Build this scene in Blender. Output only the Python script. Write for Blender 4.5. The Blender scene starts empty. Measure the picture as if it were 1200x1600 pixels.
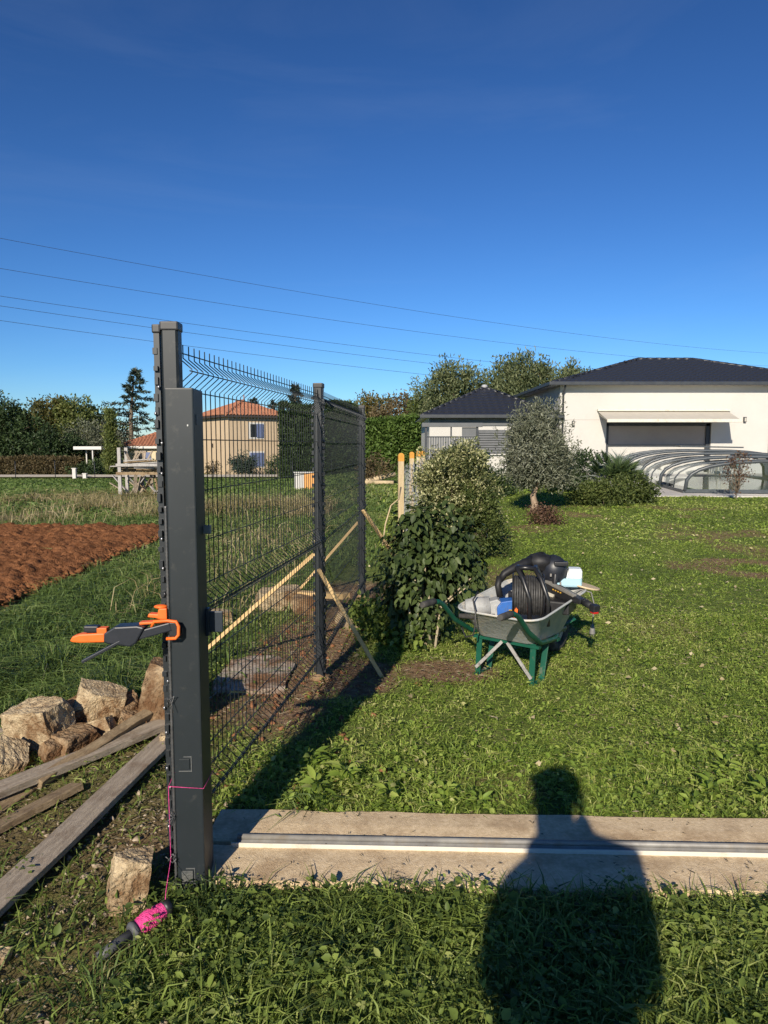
import bpy, bmesh, math, random
import numpy as np
from mathutils import Vector, Matrix

random.seed(7)
RNG = np.random.default_rng(11)
sc = bpy.context.scene
COL = sc.collection
R = math.radians

# ------------------------------------------------------------------ camera, sky, sun, exposure
SUN_EL, SUN_AZ = R(25.8), R(15.5)           # light travels towards +Y, turned 14 deg to the right
cam_d = bpy.data.cameras.new('camera')
cam_d.sensor_fit = 'VERTICAL'; cam_d.sensor_height = 36.0; cam_d.lens = 36.0*1110/1600
cam_d.clip_start = 0.02; cam_d.clip_end = 3000
cam = bpy.data.objects.new('camera', cam_d); COL.objects.link(cam)
cam.location = (0, 0, 1.6); cam.rotation_euler = (R(90-5.4), 0, 0)
sc.camera = cam
w = bpy.data.worlds.new('World'); sc.world = w; w.use_nodes = True
nt = w.node_tree; nt.nodes.clear()
sky = nt.nodes.new('ShaderNodeTexSky'); sky.sky_type = 'NISHITA'; sky.sun_disc = False
sky.sun_elevation = SUN_EL
sky.sun_rotation = math.pi + SUN_AZ
sky.altitude = 0; sky.air_density = 1.0; sky.dust_density = 0.0; sky.ozone_density = 8.0
bg = nt.nodes.new('ShaderNodeBackground'); bg.inputs['Strength'].default_value = 0.051
wo = nt.nodes.new('ShaderNodeOutputWorld')
gam = nt.nodes.new('ShaderNodeGamma'); gam.inputs[1].default_value = 1.38      # phone-camera contrast of a clear autumn sky
hsv = nt.nodes.new('ShaderNodeHueSaturation'); hsv.inputs['Hue'].default_value = .4975; hsv.inputs['Saturation'].default_value = 1.0; hsv.inputs['Value'].default_value = .80
nt.links.new(sky.outputs[0], gam.inputs[0]); nt.links.new(gam.outputs[0], hsv.inputs['Color']); 
ctc = nt.nodes.new('ShaderNodeTexCoord'); cmp_ = nt.nodes.new('ShaderNodeMapping'); cmp_.inputs['Scale'].default_value = (1.0, 1.0, 5.5); cmp_.inputs['Rotation'].default_value = (0, .16, 0)
cnz = nt.nodes.new('ShaderNodeTexNoise'); cnz.inputs['Scale'].default_value = 1.7; cnz.inputs['Detail'].default_value = 7; cnz.inputs['Roughness'].default_value = .6; cnz.inputs['Distortion'].default_value = .6
cmr = nt.nodes.new('ShaderNodeMapRange'); cmr.inputs[1].default_value = .52; cmr.inputs[2].default_value = .80; cmr.inputs[3].default_value = 0; cmr.inputs[4].default_value = .035
cmx = nt.nodes.new('ShaderNodeMix'); cmx.data_type = 'RGBA'; cmx.inputs[7].default_value = (11, 12.5, 14, 1)      # thin cirrus veil
nt.links.new(ctc.outputs['Generated'], cmp_.inputs[0]); nt.links.new(cmp_.outputs[0], cnz.inputs['Vector']); nt.links.new(cnz.outputs[0], cmr.inputs[0])
nt.links.new(cmr.outputs[0], cmx.inputs[0]); nt.links.new(hsv.outputs[0], cmx.inputs[6]); nt.links.new(cmx.outputs[2], bg.inputs[0]); nt.links.new(bg.outputs[0], wo.inputs[0])
sun_d = bpy.data.lights.new('sun', 'SUN'); sun_d.energy = 4.8; sun_d.angle = R(0.53); sun_d.color = (1, .90, .75)
sun = bpy.data.objects.new('sun', sun_d); COL.objects.link(sun)
ldir = Vector((math.sin(SUN_AZ)*math.cos(SUN_EL), math.cos(SUN_AZ)*math.cos(SUN_EL), -math.sin(SUN_EL)))
sun.rotation_euler = ldir.to_track_quat('-Z', 'Y').to_euler(); sun.location = (-5, -20, 12)
sc.view_settings.view_transform = 'Standard'; sc.view_settings.look = 'None'
sc.view_settings.exposure = 0.42; sc.view_settings.gamma = 1.0
sc.render.engine = 'CYCLES'
sc.cycles.use_denoising = True
sc.cycles.max_bounces = 8; sc.cycles.transparent_max_bounces = 12
sc.cycles.use_adaptive_sampling = True; sc.cycles.adaptive_threshold = 0.02

# ------------------------------------------------------------------ helpers
def sm(v, a, b):
    t = np.clip((np.asarray(v, float)-a)/(b-a), 0, 1)
    return t*t*(3-2*t)

def vnoise(x, y, seed=0):
    x = np.asarray(x, float); y = np.asarray(y, float)
    xi = np.floor(x).astype(np.int64); yi = np.floor(y).astype(np.int64)
    fx = x-xi; fy = y-yi; fx = fx*fx*(3-2*fx); fy = fy*fy*(3-2*fy)
    def h(i, j):
        n = (i*374761393 + j*668265263 + seed*974711) & 0xffffffff
        n = ((n ^ (n >> 13))*1274126177) & 0xffffffff
        return ((n ^ (n >> 16)) & 0xffff)/65535.0
    return (h(xi, yi)*(1-fx)+h(xi+1, yi)*fx)*(1-fy) + (h(xi, yi+1)*(1-fx)+h(xi+1, yi+1)*fx)*fy

def fbm(x, y, seed=0, o=4):
    s = 0; a = .5
    for k in range(o):
        s = s + a*vnoise(np.asarray(x)*2**k, np.asarray(y)*2**k, seed+k*17); a *= .5
    return s

def hz(x, y):
    """height of the ground at x, y"""
    x = np.asarray(x, float); y = np.asarray(y, float)
    z = -1.05*sm(y, 14, 62)*sm(-x, -2, 7) + .30*sm(y, 8, 19)*sm(x, .5, 5)
    z = z + (fbm(x*.9, y*.9, 3)-.47)*.05*sm(y, 3.2, 6)
    z = z + .03*sm(-x, 1.0, 1.5)*(1-sm(-x, 1.7, 2.6))*sm(y, 2.9, 3.5)*(1-sm(y, 4.0, 4.8))   # spoil heap under the rubble
    return z
def hzf(x, y): return float(hz(x, y))

def link(o, parent=None):
    COL.objects.link(o)
    if parent is not None: o.parent = parent
    return o
def tag(o, label=None, cat=None, group=None, kind=None):
    if label: o['label'] = label
    if cat: o['category'] = cat
    if group: o['group'] = group
    if kind: o['kind'] = kind
    return o
def empty(name, loc, rz=0, label=None, cat=None, group=None):
    o = bpy.data.objects.new(name, None); o.empty_display_size = .1
    link(o); o.location = loc; o.rotation_euler = (0, 0, rz)
    return tag(o, label, cat, group)
def copy_tree(o, parent=None):
    c = o.copy(); link(c, parent)
    for ch in o.children: copy_tree(ch, c)
    return c

def mesh_np(name, v, faces_list, mat, parent=None, smooth=False, tint=None):
    """faces_list: list of int arrays (n,3) or (n,4)"""
    me = bpy.data.meshes.new(name)
    v = np.asarray(v, np.float32)
    me.vertices.add(len(v)); me.vertices.foreach_set('co', v.ravel())
    nl = sum(f.size for f in faces_list); npoly = sum(len(f) for f in faces_list)
    me.loops.add(nl); me.polygons.add(npoly)
    me.loops.foreach_set('vertex_index', np.concatenate([f.ravel() for f in faces_list]).astype(np.int32))
    tot = np.concatenate([np.full(len(f), f.shape[1], np.int32) for f in faces_list])
    st = np.concatenate([[0], np.cumsum(tot)[:-1]]).astype(np.int32)
    me.polygons.foreach_set('loop_start', st)
    if smooth: me.polygons.foreach_set('use_smooth', np.ones(npoly, bool))
    if tint is not None:
        a = me.attributes.new('tint', 'FLOAT', 'POINT'); a.data.foreach_set('value', np.asarray(tint, np.float32))
    me.update(calc_edges=True); me.validate()
    me.materials.append(mat)
    return link(bpy.data.objects.new(name, me), parent)

class MB:
    """collects shapes for ONE mesh"""
    def __init__(s): s.v = []; s.f = []; s.sm = []
    def add(s, vs, fs, smooth=False):
        o = len(s.v); s.v += [tuple(p) for p in vs]; s.f += [tuple(i+o for i in f) for f in fs]; s.sm += [smooth]*len(fs)
        return s
    def box(s, c, d, rot=None):
        M = rot if rot is not None else Matrix.Identity(3)
        c = Vector(c); vs = []
        for sx in (-.5, .5):
            for sy in (-.5, .5):
                for sz in (-.5, .5): vs.append(c + M @ Vector((sx*d[0], sy*d[1], sz*d[2])))
        return s.add(vs, [(0,1,3,2),(4,6,7,5),(0,4,5,1),(2,3,7,6),(0,2,6,4),(1,5,7,3)])
    def bar(s, p0, p1, wd, ht, up=(0,0,1)):
        p0 = Vector(p0); p1 = Vector(p1); d = (p1-p0); L = d.length; d.normalize()
        u = Vector(up); x = d.cross(u)
        if x.length < 1e-4: x = d.cross(Vector((1,0,0)))
        x.normalize(); z = x.cross(d)
        M = Matrix((x, d, z)).transposed()
        return s.box((p0+p1)/2, (wd, L, ht), M)
    def tube(s, pts, rad, n=8, caps=True):
        pts = [Vector(p) for p in pts]
        if not hasattr(rad, '__len__'): rad = [rad]*len(pts)
        rings = []; x = None
        for i, p in enumerate(pts):
            d = (pts[min(i+1, len(pts)-1)]-pts[max(i-1, 0)]).normalized()
            if x is None:
                x = d.orthogonal().normalized()
            else:
                x = (x - d*x.dot(d))
                x = x.normalized() if x.length > 1e-5 else d.orthogonal().normalized()
            y = d.cross(x)
            rings.append([p + (x*math.cos(a)+y*math.sin(a))*rad[i] for a in [2*math.pi*k/n for k in range(n)]])
        vs = [q for r in rings for q in r]; fs = []
        for i in range(len(pts)-1):
            for k in range(n):
                a = i*n+k; b = i*n+(k+1) % n
                fs.append((a, b, b+n, a+n))
        s.add(vs, fs, True)
        if caps:
            s.add(rings[0], [tuple(reversed(range(n)))]); s.add(rings[-1], [tuple(range(n))])
        return s
    def loft(s, rings, cap0=True, cap1=True, smooth=False):
        n = len(rings[0]); vs = [q for r in rings for q in r]; fs = []
        for i in range(len(rings)-1):
            for k in range(n):
                a = i*n+k; b = i*n+(k+1) % n
                fs.append((a, b, b+n, a+n))
        s.add(vs, fs, smooth)
        if cap0: s.add(rings[0], [tuple(reversed(range(n)))])
        if cap1: s.add(rings[-1], [tuple(range(n))])
        return s
    def prism(s, poly, axis, a, b):
        """poly of 2-D points, extruded along axis ('x','y','z') from a to b"""
        def P(p, t):
            return {'x': (t, p[0], p[1]), 'y': (p[0], t, p[1]), 'z': (p[0], p[1], t)}[axis]
        return s.loft([[P(p, a) for p in poly], [P(p, b) for p in poly]])
    def torus(s, c, r, t, axis='x', n=28, m=10):
        c = Vector(c); vs = []; fs = []
        for i in range(n):
            a = 2*math.pi*i/n
            for k in range(m):
                b = 2*math.pi*k/m; q = r+t*math.cos(b); h = t*math.sin(b)
                p = {'x': (h, q*math.cos(a), q*math.sin(a)), 'y': (q*math.cos(a), h, q*math.sin(a)), 'z': (q*math.cos(a), q*math.sin(a), h)}[axis]
                vs.append(c+Vector(p))
                fs.append((i*m+k, ((i+1) % n)*m+k, ((i+1) % n)*m+(k+1) % m, i*m+(k+1) % m))
        return s.add(vs, fs, True)
    def blob(s, c, r, n=10, m=7, rot=None, jit=0):
        c = Vector(c); vs = []; fs = []
        for j in range(m+1):
            t = math.pi*j/m
            for i in range(n):
                a = 2*math.pi*i/n; k = 1+random.uniform(-jit, jit)
                p = Vector((r[0]*math.sin(t)*math.cos(a)*k, r[1]*math.sin(t)*math.sin(a)*k, r[2]*math.cos(t)*k))
                vs.append(c+(rot @ p if rot else p))
        for j in range(m):
            for i in range(n):
                fs.append((j*n+i, (j+1)*n+i, (j+1)*n+(i+1) % n, j*n+(i+1) % n))
        return s.add(vs, fs, True)
    def build(s, name, mat, parent=None, bevel=0, seg=2):
        me = bpy.data.meshes.new(name); me.from_pydata(s.v, [], s.f)
        for p, q in zip(me.polygons, s.sm): p.use_smooth = q
        bm = bmesh.new(); bm.from_mesh(me)
        bmesh.ops.remove_doubles(bm, verts=bm.verts, dist=1e-6)
        bmesh.ops.recalc_face_normals(bm, faces=bm.faces)
        if bevel:
            ed = [e for e in bm.edges if len(e.link_faces) == 2 and e.calc_face_angle(0) > .6]
            bmesh.ops.bevel(bm, geom=ed, offset=bevel, segments=seg, affect='EDGES', profile=.6)
        bm.to_mesh(me); bm.free()
        me.materials.append(mat)
        return link(bpy.data.objects.new(name, me), parent)

# ------------------------------------------------------------------ materials
MATS = {}
def mat(name, c1, c2=None, rough=.7, scale=8, bump=0, bscale=None, metal=0, spec=.4, detail=6, stretch=None, dirt=None, dscale=2.0, dlo=.5, dhi=.7, coords='Object', sheen=0):
    m = bpy.data.materials.new(name); m.use_nodes = True; n = m.node_tree.nodes; l = m.node_tree.links
    b = n['Principled BSDF']; b.inputs['Roughness'].default_value = rough; b.inputs['Metallic'].default_value = metal
    b.inputs['Specular IOR Level'].default_value = spec
    b.inputs['Base Color'].default_value = (*c1, 1)
    tc = n.new('ShaderNodeTexCoord'); vec = tc.outputs[coords]
    if stretch:
        mp = n.new('ShaderNodeMapping'); mp.inputs['Scale'].default_value = stretch
        l.new(vec, mp.inputs[0]); vec = mp.outputs[0]
    col = None
    if c2:
        nz = n.new('ShaderNodeTexNoise'); nz.inputs['Scale'].default_value = scale; nz.inputs['Detail'].default_value = detail
        nz.inputs['Roughness'].default_value = .65
        l.new(vec, nz.inputs['Vector'])
        rp = n.new('ShaderNodeValToRGB'); rp.color_ramp.elements[0].position = .35; rp.color_ramp.elements[1].position = .65
        rp.color_ramp.elements[0].color = (*c1, 1); rp.color_ramp.elements[1].color = (*c2, 1)
        l.new(nz.outputs[0], rp.inputs[0]); col = rp.outputs[0]
    if dirt:
        dz = n.new('ShaderNodeTexNoise'); dz.inputs['Scale'].default_value = dscale; dz.inputs['Detail'].default_value = 8; dz.inputs['Roughness'].default_value = .7
        l.new(tc.outputs[coords], dz.inputs['Vector'])
        dr = n.new('ShaderNodeMapRange'); dr.inputs[1].default_value = dlo; dr.inputs[2].default_value = dhi
        l.new(dz.outputs[0], dr.inputs[0])
        mx = n.new('ShaderNodeMix'); mx.data_type = 'RGBA'; mx.inputs[6].default_value = (*c1, 1); mx.inputs[7].default_value = (*dirt, 1)
        if col: l.new(col, mx.inputs[6])
        l.new(dr.outputs[0], mx.inputs[0]); col = mx.outputs[2]
    if col: l.new(col, b.inputs['Base Color'])
    if bump:
        bz = n.new('ShaderNodeTexNoise'); bz.inputs['Scale'].default_value = bscale or scale*4; bz.inputs['Detail'].default_value = 8
        l.new(vec, bz.inputs['Vector'])
        bp = n.new('ShaderNodeBump'); bp.inputs['Strength'].default_value = bump; bp.inputs['Distance'].default_value = .02
        l.new(bz.outputs[0], bp.inputs['Height']); l.new(bp.outputs[0], b.inputs['Normal'])
    MATS[name] = m
    return m

def leafmat(name, cols, trans=.3, rough=.55, spec=.3):
    """cols: list of colours along the per-leaf tint"""
    m = bpy.data.materials.new(name); m.use_nodes = True; n = m.node_tree.nodes; l = m.node_tree.links
    b = n['Principled BSDF']; b.inputs['Roughness'].default_value = rough; b.inputs['Specular IOR Level'].default_value = spec
    at = n.new('ShaderNodeAttribute'); at.attribute_name = 'tint'
    rp = n.new('ShaderNodeValToRGB'); e = rp.color_ramp.elements
    while len(e) < len(cols): e.new(.5)
    for i, c in enumerate(cols): e[i].position = i/(len(cols)-1); e[i].color = (*c, 1)
    l.new(at.outputs['Fac'], rp.inputs[0]); l.new(rp.outputs[0], b.inputs['Base Color'])
    tr = n.new('ShaderNodeBsdfTranslucent')
    hs = n.new('ShaderNodeHueSaturation'); hs.inputs['Saturation'].default_value = 1.15; hs.inputs['Value'].default_value = 1.3
    l.new(rp.outputs[0], hs.inputs['Color']); l.new(hs.outputs[0], tr.inputs[0])
    mx = n.new('ShaderNodeMixShader'); mx.inputs[0].default_value = trans
    l.new(b.outputs[0], mx.inputs[1]); l.new(tr.outputs[0], mx.inputs[2])
    l.new(mx.outputs[0], n['Material Output'].inputs[0])
    MATS[name] = m
    return m

def glassmat(name, tintc=(.75, .85, .9), alpha=.75, rough=.03):
    m = bpy.data.materials.new(name); m.use_nodes = True; n = m.node_tree.nodes; l = m.node_tree.links
    n.remove(n['Principled BSDF'])
    g = n.new('ShaderNodeBsdfGlossy'); g.inputs['Roughness'].default_value = rough; g.inputs[0].default_value = (.9, .93, .95, 1)
    t = n.new('ShaderNodeBsdfTransparent'); t.inputs[0].default_value = (*tintc, 1)
    fr = n.new('ShaderNodeFresnel'); fr.inputs[0].default_value = 1.5
    ma = n.new('ShaderNodeMath'); ma.operation = 'ADD'; ma.inputs[1].default_value = 1-alpha-.15 if alpha < .85 else 0
    l.new(fr.outputs[0], ma.inputs[0])
    mx = n.new('ShaderNodeMixShader'); l.new(ma.outputs[0], mx.inputs[0]); l.new(t.outputs[0], mx.inputs[1]); l.new(g.outputs[0], mx.inputs[2])
    l.new(mx.outputs[0], n['Material Output'].inputs[0])
    return m

# ---- leaf geometry
def unit(a): return a/np.maximum(np.linalg.norm(a, axis=-1, keepdims=True), 1e-9)
def rand_dirs(n, up=0.0):
    d = RNG.normal(size=(n, 3)); d = unit(d); d[:, 2] += up
    return unit(d)
def diamonds(P, D, L, W, fold=.25, N=None):
    """folded four-point leaves: base P, direction D, length L, width W"""
    n = len(P)
    if N is None: N = rand_dirs(n, .6)
    S = unit(np.cross(D, N)); U = np.cross(S, D)
    L = np.broadcast_to(L, n)[:, None]; W = np.broadcast_to(W, n)[:, None]
    m = P+D*L*.45
    a = m+S*W*.5+U*W*fold; b = m-S*W*.5+U*W*fold
    tip = P+D*L-U*L*.08
    v = np.stack([P, a, tip, b], 1).reshape(-1, 3)
    i = np.arange(n)[:, None]*4
    f = np.concatenate([i+np.array([[0, 1, 2]]), i+np.array([[0, 2, 3]])])
    return v, [f], 4
def ovals(P, D, L, W, N, droop=.25):
    """larger leaves, two rows of faces each side of a folded midrib"""
    n = len(P); S = unit(np.cross(D, N)); U = np.cross(S, D)
    L = np.broadcast_to(L, n)[:, None]; W = np.broadcast_to(W, n)[:, None]
    pts = []
    for t, wd, dr in ((0, 0, 0), (.28, .46, .0), (.62, .44, -.25*droop), (1, 0, -droop)):
        c = P+D*L*t+U*L*dr
        if wd == 0: pts.append(c)
        else: pts += [c-U*W*.10, c+S*W*wd+U*W*.06, c-S*W*wd+U*W*.06]
    v = np.stack(pts, 1).reshape(-1, 3)       # 0 base, 1 c1, 2 l1, 3 r1, 4 c2, 5 l2, 6 r2, 7 tip
    i = np.arange(n)[:, None]*8
    q = np.concatenate([i+np.array([[1, 2, 5, 4]]), i+np.array([[1, 4, 6, 3]])])
    t = np.concatenate([i+np.array([[0, 2, 1]]), i+np.array([[0, 1, 3]]), i+np.array([[4, 5, 7]]), i+np.array([[4, 7, 6]])])
    return v, [q, t], 8
def blades(P, D, L, W, bend=.35):
    n = len(P); S = unit(np.cross(D, np.array([0, 0, 1.0])+RNG.normal(size=(n, 3))*.4))
    L = np.broadcast_to(L, n)[:, None]; W = np.broadcast_to(W, n)[:, None]
    H = D.copy(); H[:, 2] = 0; H = unit(H+1e-6)
    m = P+D*L*.55
    tip = P+D*L*.92+H*L*bend*.8-np.array([0, 0, 1.0])*L*bend*.45
    v = np.stack([P-S*W*.5, P+S*W*.5, m+S*W*.42, m-S*W*.42, tip], 1).reshape(-1, 3)
    i = np.arange(n)[:, None]*5
    return v, [i+np.array([[0, 1, 2, 3]]), i+np.array([[3, 2, 4]])], 5
def merge(parts):
    vs = []; tri = []; quad = []; tn = []; o = 0
    for (v, fl, k), t in parts:
        vs.append(v); tn.append(np.repeat(t, k))
        for f in fl: (tri if f.shape[1] == 3 else quad).append(f+o)
        o += len(v)
    fl = []
    if quad: fl.append(np.concatenate(quad))
    if tri: fl.append(np.concatenate(tri))
    return np.concatenate(vs), fl, np.concatenate(tn)
def leafobj(name, parts, m, parent=None):
    v, fl, t = merge(parts)
    return mesh_np(name, v, fl, m, parent, tint=t)

def clumps(blobs, nc, n, sig, shell=3.0, noise=.18):
    """leaf positions gathered in clumps over a set of ellipsoids; returns P, outward dirs, clump centres"""
    bl = np.array(blobs, float)
    wt = (bl[:, 3]*bl[:, 4]*bl[:, 5])**(2/3); wt /= wt.sum()
    k = RNG.choice(len(bl), nc, p=wt)
    d = rand_dirs(nc, .1); r = RNG.random(nc)**(1/shell)
    r *= 1+RNG.normal(size=nc)*noise*.5
    C = bl[k, :3]+d*bl[k, 3:6]*r[:, None]
    s = sig*(.6+.8*RNG.random(nc))
    j = RNG.integers(0, nc, n)
    P = C[j]+np.clip(RNG.normal(size=(n, 3)), -1.7, 1.7)*s[j][:, None]
    out = unit((P-bl[k[j], :3])/bl[k[j], 3:6])
    return P, out, C, j
# ------------------------------------------------------------------ materials used in many places
m_leafy = leafmat('lawn_leaf', [(.06, .10, .018), (.195, .285, .046), (.32, .40, .08), (.50, .48, .20)], .38)
m_weed = leafmat('weed_leaf', [(.028, .05, .013), (.115, .165, .036), (.24, .31, .065), (.38, .41, .14)], .38)
m_field = leafmat('field_grass', [(.05, .085, .024), (.12, .185, .046), (.19, .25, .075), (.38, .34, .17)], .34)
m_dry = leafmat('dry_grass', [(.12, .13, .04), (.28, .23, .11), (.42, .34, .19), (.55, .47, .30)], .25)
m_dead = leafmat('dead_litter', [(.05, .04, .02), (.12, .09, .05), (.20, .16, .10), (.32, .27, .19)], .1)
m_rust = mat('red_soil', (.17, .075, .036), (.30, .145, .075), .95, 14, .8, 60, spec=.1)
m_concrete = mat('cast_concrete', (.60, .45, .27), (.76, .60, .39), .92, 60, .35, 220, spec=.15, dirt=(.33, .22, .125), dscale=4, dlo=.47, dhi=.70)
m_rubble = mat('broken_concrete', (.34, .25, .145), (.58, .46, .29), .92, 34, .9, 90, spec=.12, dirt=(.19, .11, .055), dscale=5, dlo=.48, dhi=.62)
m_rubble_dark = mat('soil_caked_concrete', (.22, .13, .065), (.42, .32, .2), .95, 12, .9, 60, spec=.1, dirt=(.13, .07, .035), dscale=4, dlo=.42, dhi=.58)
m_anth = mat('anthracite_paint', (.014, .019, .022), (.018, .023, .027), .45, 5, spec=.4, dirt=(.06, .06, .055), dscale=24, dlo=.57, dhi=.80)
m_anthd = mat('dark_coated_steel', (.014, .017, .020), (.022, .026, .030), .4, 10, spec=.5)
m_wire = mat('coated_wire', (.012, .016, .018), None, .45, spec=.5)
m_black = mat('black_plastic', (.012, .012, .014), (.022, .022, .025), .45, 20, spec=.5)
m_batten = mat('new_pine_batten', (.55, .36, .15), (.68, .48, .24), .7, 3, .2, 40, stretch=(14, 14, 1.5))
m_oldwood = mat('weathered_plank', (.27, .215, .155), (.43, .355, .265), .85, 4, .5, 30, stretch=(14, 1.5, 14), dirt=(.17, .11, .065), dscale=5, dlo=.52, dhi=.72)
m_oldbrown = mat('brown_plank', (.22, .15, .08), (.36, .27, .16), .88, 4, .5, 30, stretch=(14, 1.5, 14), dirt=(.12, .075, .04), dscale=6, dlo=.48, dhi=.66)
m_bark = mat('bark', (.10, .075, .05), (.20, .16, .115), .9, 12, .8, 30, stretch=(3, 3, .6))

# ------------------------------------------------------------------ ground
def axis(pts):
    a = []
    for (lo, hi, n) in pts: a += list(np.linspace(lo, hi, n, endpoint=False))
    a.append(pts[-1][1]); return np.array(a)
gx = axis([(-420, -60, 14), (-60, -12, 30), (-12, -4, 60), (-4, 4, 150), (4, 12, 50), (12, 60, 30), (60, 420, 14)])
gy = axis([(-40, 1, 16), (1, 9, 150), (9, 22, 90), (22, 70, 60), (70, 700, 24)])
X, Y = np.meshgrid(gx, gy); Z = hz(X, Y)
SX0, SX1 = -3.65, -12.0                       # ploughed plot
def fence_x(y): return -.745+.131*(np.asarray(y)-2.5)
def soil_mask(x, y):
    """bare earth: along the new fence, round the rubble, worn spots by the barrow"""
    n = fbm(x*2.2, y*2.2, 41); f = fence_x(y)
    d = np.abs(x-f+.25)
    s = (1-sm(d, .25, .62))*sm(y, 2.9, 4.3)*(1-sm(y, 7.8, 8.6))
    s = np.maximum(s, (1-sm(np.hypot((x+.2)/.42, (y-4.75)/.55), .5, 1.05)))
    s = np.maximum(s, .95*(1-sm(np.hypot((x-.45)/.5, (y-4.9)/.4), .4, 1.1)))
    s = np.maximum(s, .62*sm(-x, .72, .9)*(1-sm(-x, 1.9, 2.5))*(1-sm(y, 3.7, 4.3)))
    s = np.maximum(s, .55*(1-sm(np.abs(x-1.6), .3, 1.0))*(1-sm(np.abs(y-8.2), .5, 2.2)))
    s = np.maximum(s, .4*(1-sm(np.hypot((x-.55)/.35, (y-3.2)/.28), .4, 1.1)))
    e = np.hypot((x-4.75)/.75, (y-9.1)/.7); s = np.maximum(s, .75*(1-sm(np.abs(e-.75), .15, .5)))
    s = np.maximum(s, .5*(1-sm(np.hypot((x-2.35)/.7, (y-6.1)/.7), .3, 1.2)))
    s = np.maximum(s, .66*sm(fbm(x*.75, y*.75, 201), .52, .66)*sm(y, 3.0, 3.6)*(1-sm(y, 14, 20))*sm(x, -.3, .2))
    return np.clip(s*1.5-.75*(1-n)*1.1+.15*s, 0, 1)
def dry_mask(x, y):
    return sm(-x, 1.2, 3.0)*sm(y, 13.2, 14.5)*(1-sm(y, 21, 25))
nx = len(gx); idx = np.arange(X.size).reshape(X.shape)
F = np.stack([idx[:-1, :-1], idx[:-1, 1:], idx[1:, 1:], idx[1:, :-1]], -1).reshape(-1, 4)

def ground_material():
    m = bpy.data.materials.new('ground_turf_and_soil'); m.use_nodes = True; n = m.node_tree.nodes; l = m.node_tree.links
    b = n['Principled BSDF']; b.inputs['Roughness'].default_value = .95; b.inputs['Specular IOR Level'].default_value = .1
    tc = n.new('ShaderNodeTexCoord')
    def noise(s, d=8):
        z = n.new('ShaderNodeTexNoise'); z.inputs['Scale'].default_value = s; z.inputs['Detail'].default_value = d; z.inputs['Roughness'].default_value = .7
        l.new(tc.outputs['Object'], z.inputs['Vector']); return z.outputs[0]
    def ramp(src, *cs):
        r = n.new('ShaderNodeValToRGB'); e = r.color_ramp.elements
        while len(e) < len(cs): e.new(.5)
        for i, (p, c) in enumerate(cs): e[i].position = p; e[i].color = (*c, 1)
        l.new(src, r.inputs[0]); return r.outputs[0]
    def mix(f, a, b2):
        x = n.new('ShaderNodeMix'); x.data_type = 'RGBA'; l.new(f, x.inputs[0]); l.new(a, x.inputs[6]); l.new(b2, x.inputs[7]); return x.outputs[2]
    turf = ramp(noise(7), (.3, (.05, .07, .018)), (.5, (.13, .175, .038)), (.7, (.23, .25, .075)))
    soil = ramp(noise(18), (.3, (.12, .068, .036)), (.5, (.24, .15, .085)), (.72, (.42, .295, .19)))
    dry = ramp(noise(5), (.3, (.10, .095, .035)), (.7, (.25, .21, .11)))
    s = n.new('ShaderNodeAttribute'); s.attribute_name = 'soil'
    d = n.new('ShaderNodeAttribute'); d.attribute_name = 'dry'
    c = mix(d.outputs['Fac'], turf, dry); c = mix(s.outputs['Fac'], c, soil)
    l.new(c, b.inputs['Base Color'])
    bp = n.new('ShaderNodeBump'); bp.inputs['Strength'].default_value = 1; bp.inputs['Distance'].default_value = .03
    l.new(noise(40), bp.inputs['Height']); l.new(bp.outputs[0], b.inputs['Normal'])
    return m
g = mesh_np('ground', np.stack([X, Y, Z], -1).reshape(-1, 3), [F], ground_material(), smooth=True)
g['kind'] = 'structure'
for nm, fn in (('soil', soil_mask), ('dry', dry_mask)):
    a = g.data.attributes.new(nm, 'FLOAT', 'POINT'); a.data.foreach_set('value', fn(X, Y).astype(np.float32).ravel())

# ploughed plot of red earth
px = np.arange(-9, SX0+.001, .035); py = np.arange(4.8, 13.6, .035)
PX, PY = np.meshgrid(px, py)
edge = sm(SX0+.25*(fbm(PY*.8, PY*0, 5)-.5)-PX, .0, .28)*sm(PY-4.8-.3*fbm(PX, PX*0, 8), .0, .3)*sm(13.4+.4*(fbm(PX*.7, PX*0, 9)-.5)-PY, 0, .25)
PZ = hz(PX, PY)-.04+edge*(.05+.07*fbm(PX*5, PY*5, 21, 4)+.06*vnoise(PX*12, PY*12, 5)+.05*vnoise(PX*22, PY*22, 15)+.03*RNG.random(PX.shape)+.02*np.sin(PX*7+2*fbm(PX, PY, 2)))
pi_ = np.arange(PX.size).reshape(PX.shape)
PF = np.stack([pi_[:-1, :-1], pi_[:-1, 1:], pi_[1:, 1:], pi_[1:, :-1]], -1).reshape(-1, 4)
m_plough = mat('ploughed_red_earth', (.135, .054, .023), (.27, .12, .054), .95, 16, 1.0, 60, spec=.06, dirt=(.34, .19, .10), dscale=24, dlo=.6, dhi=.75)
o = mesh_np('ploughed_earth', np.stack([PX, PY, PZ], -1).reshape(-1, 3), [PF], m_plough, smooth=False); o['kind'] = 'structure'
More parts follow.
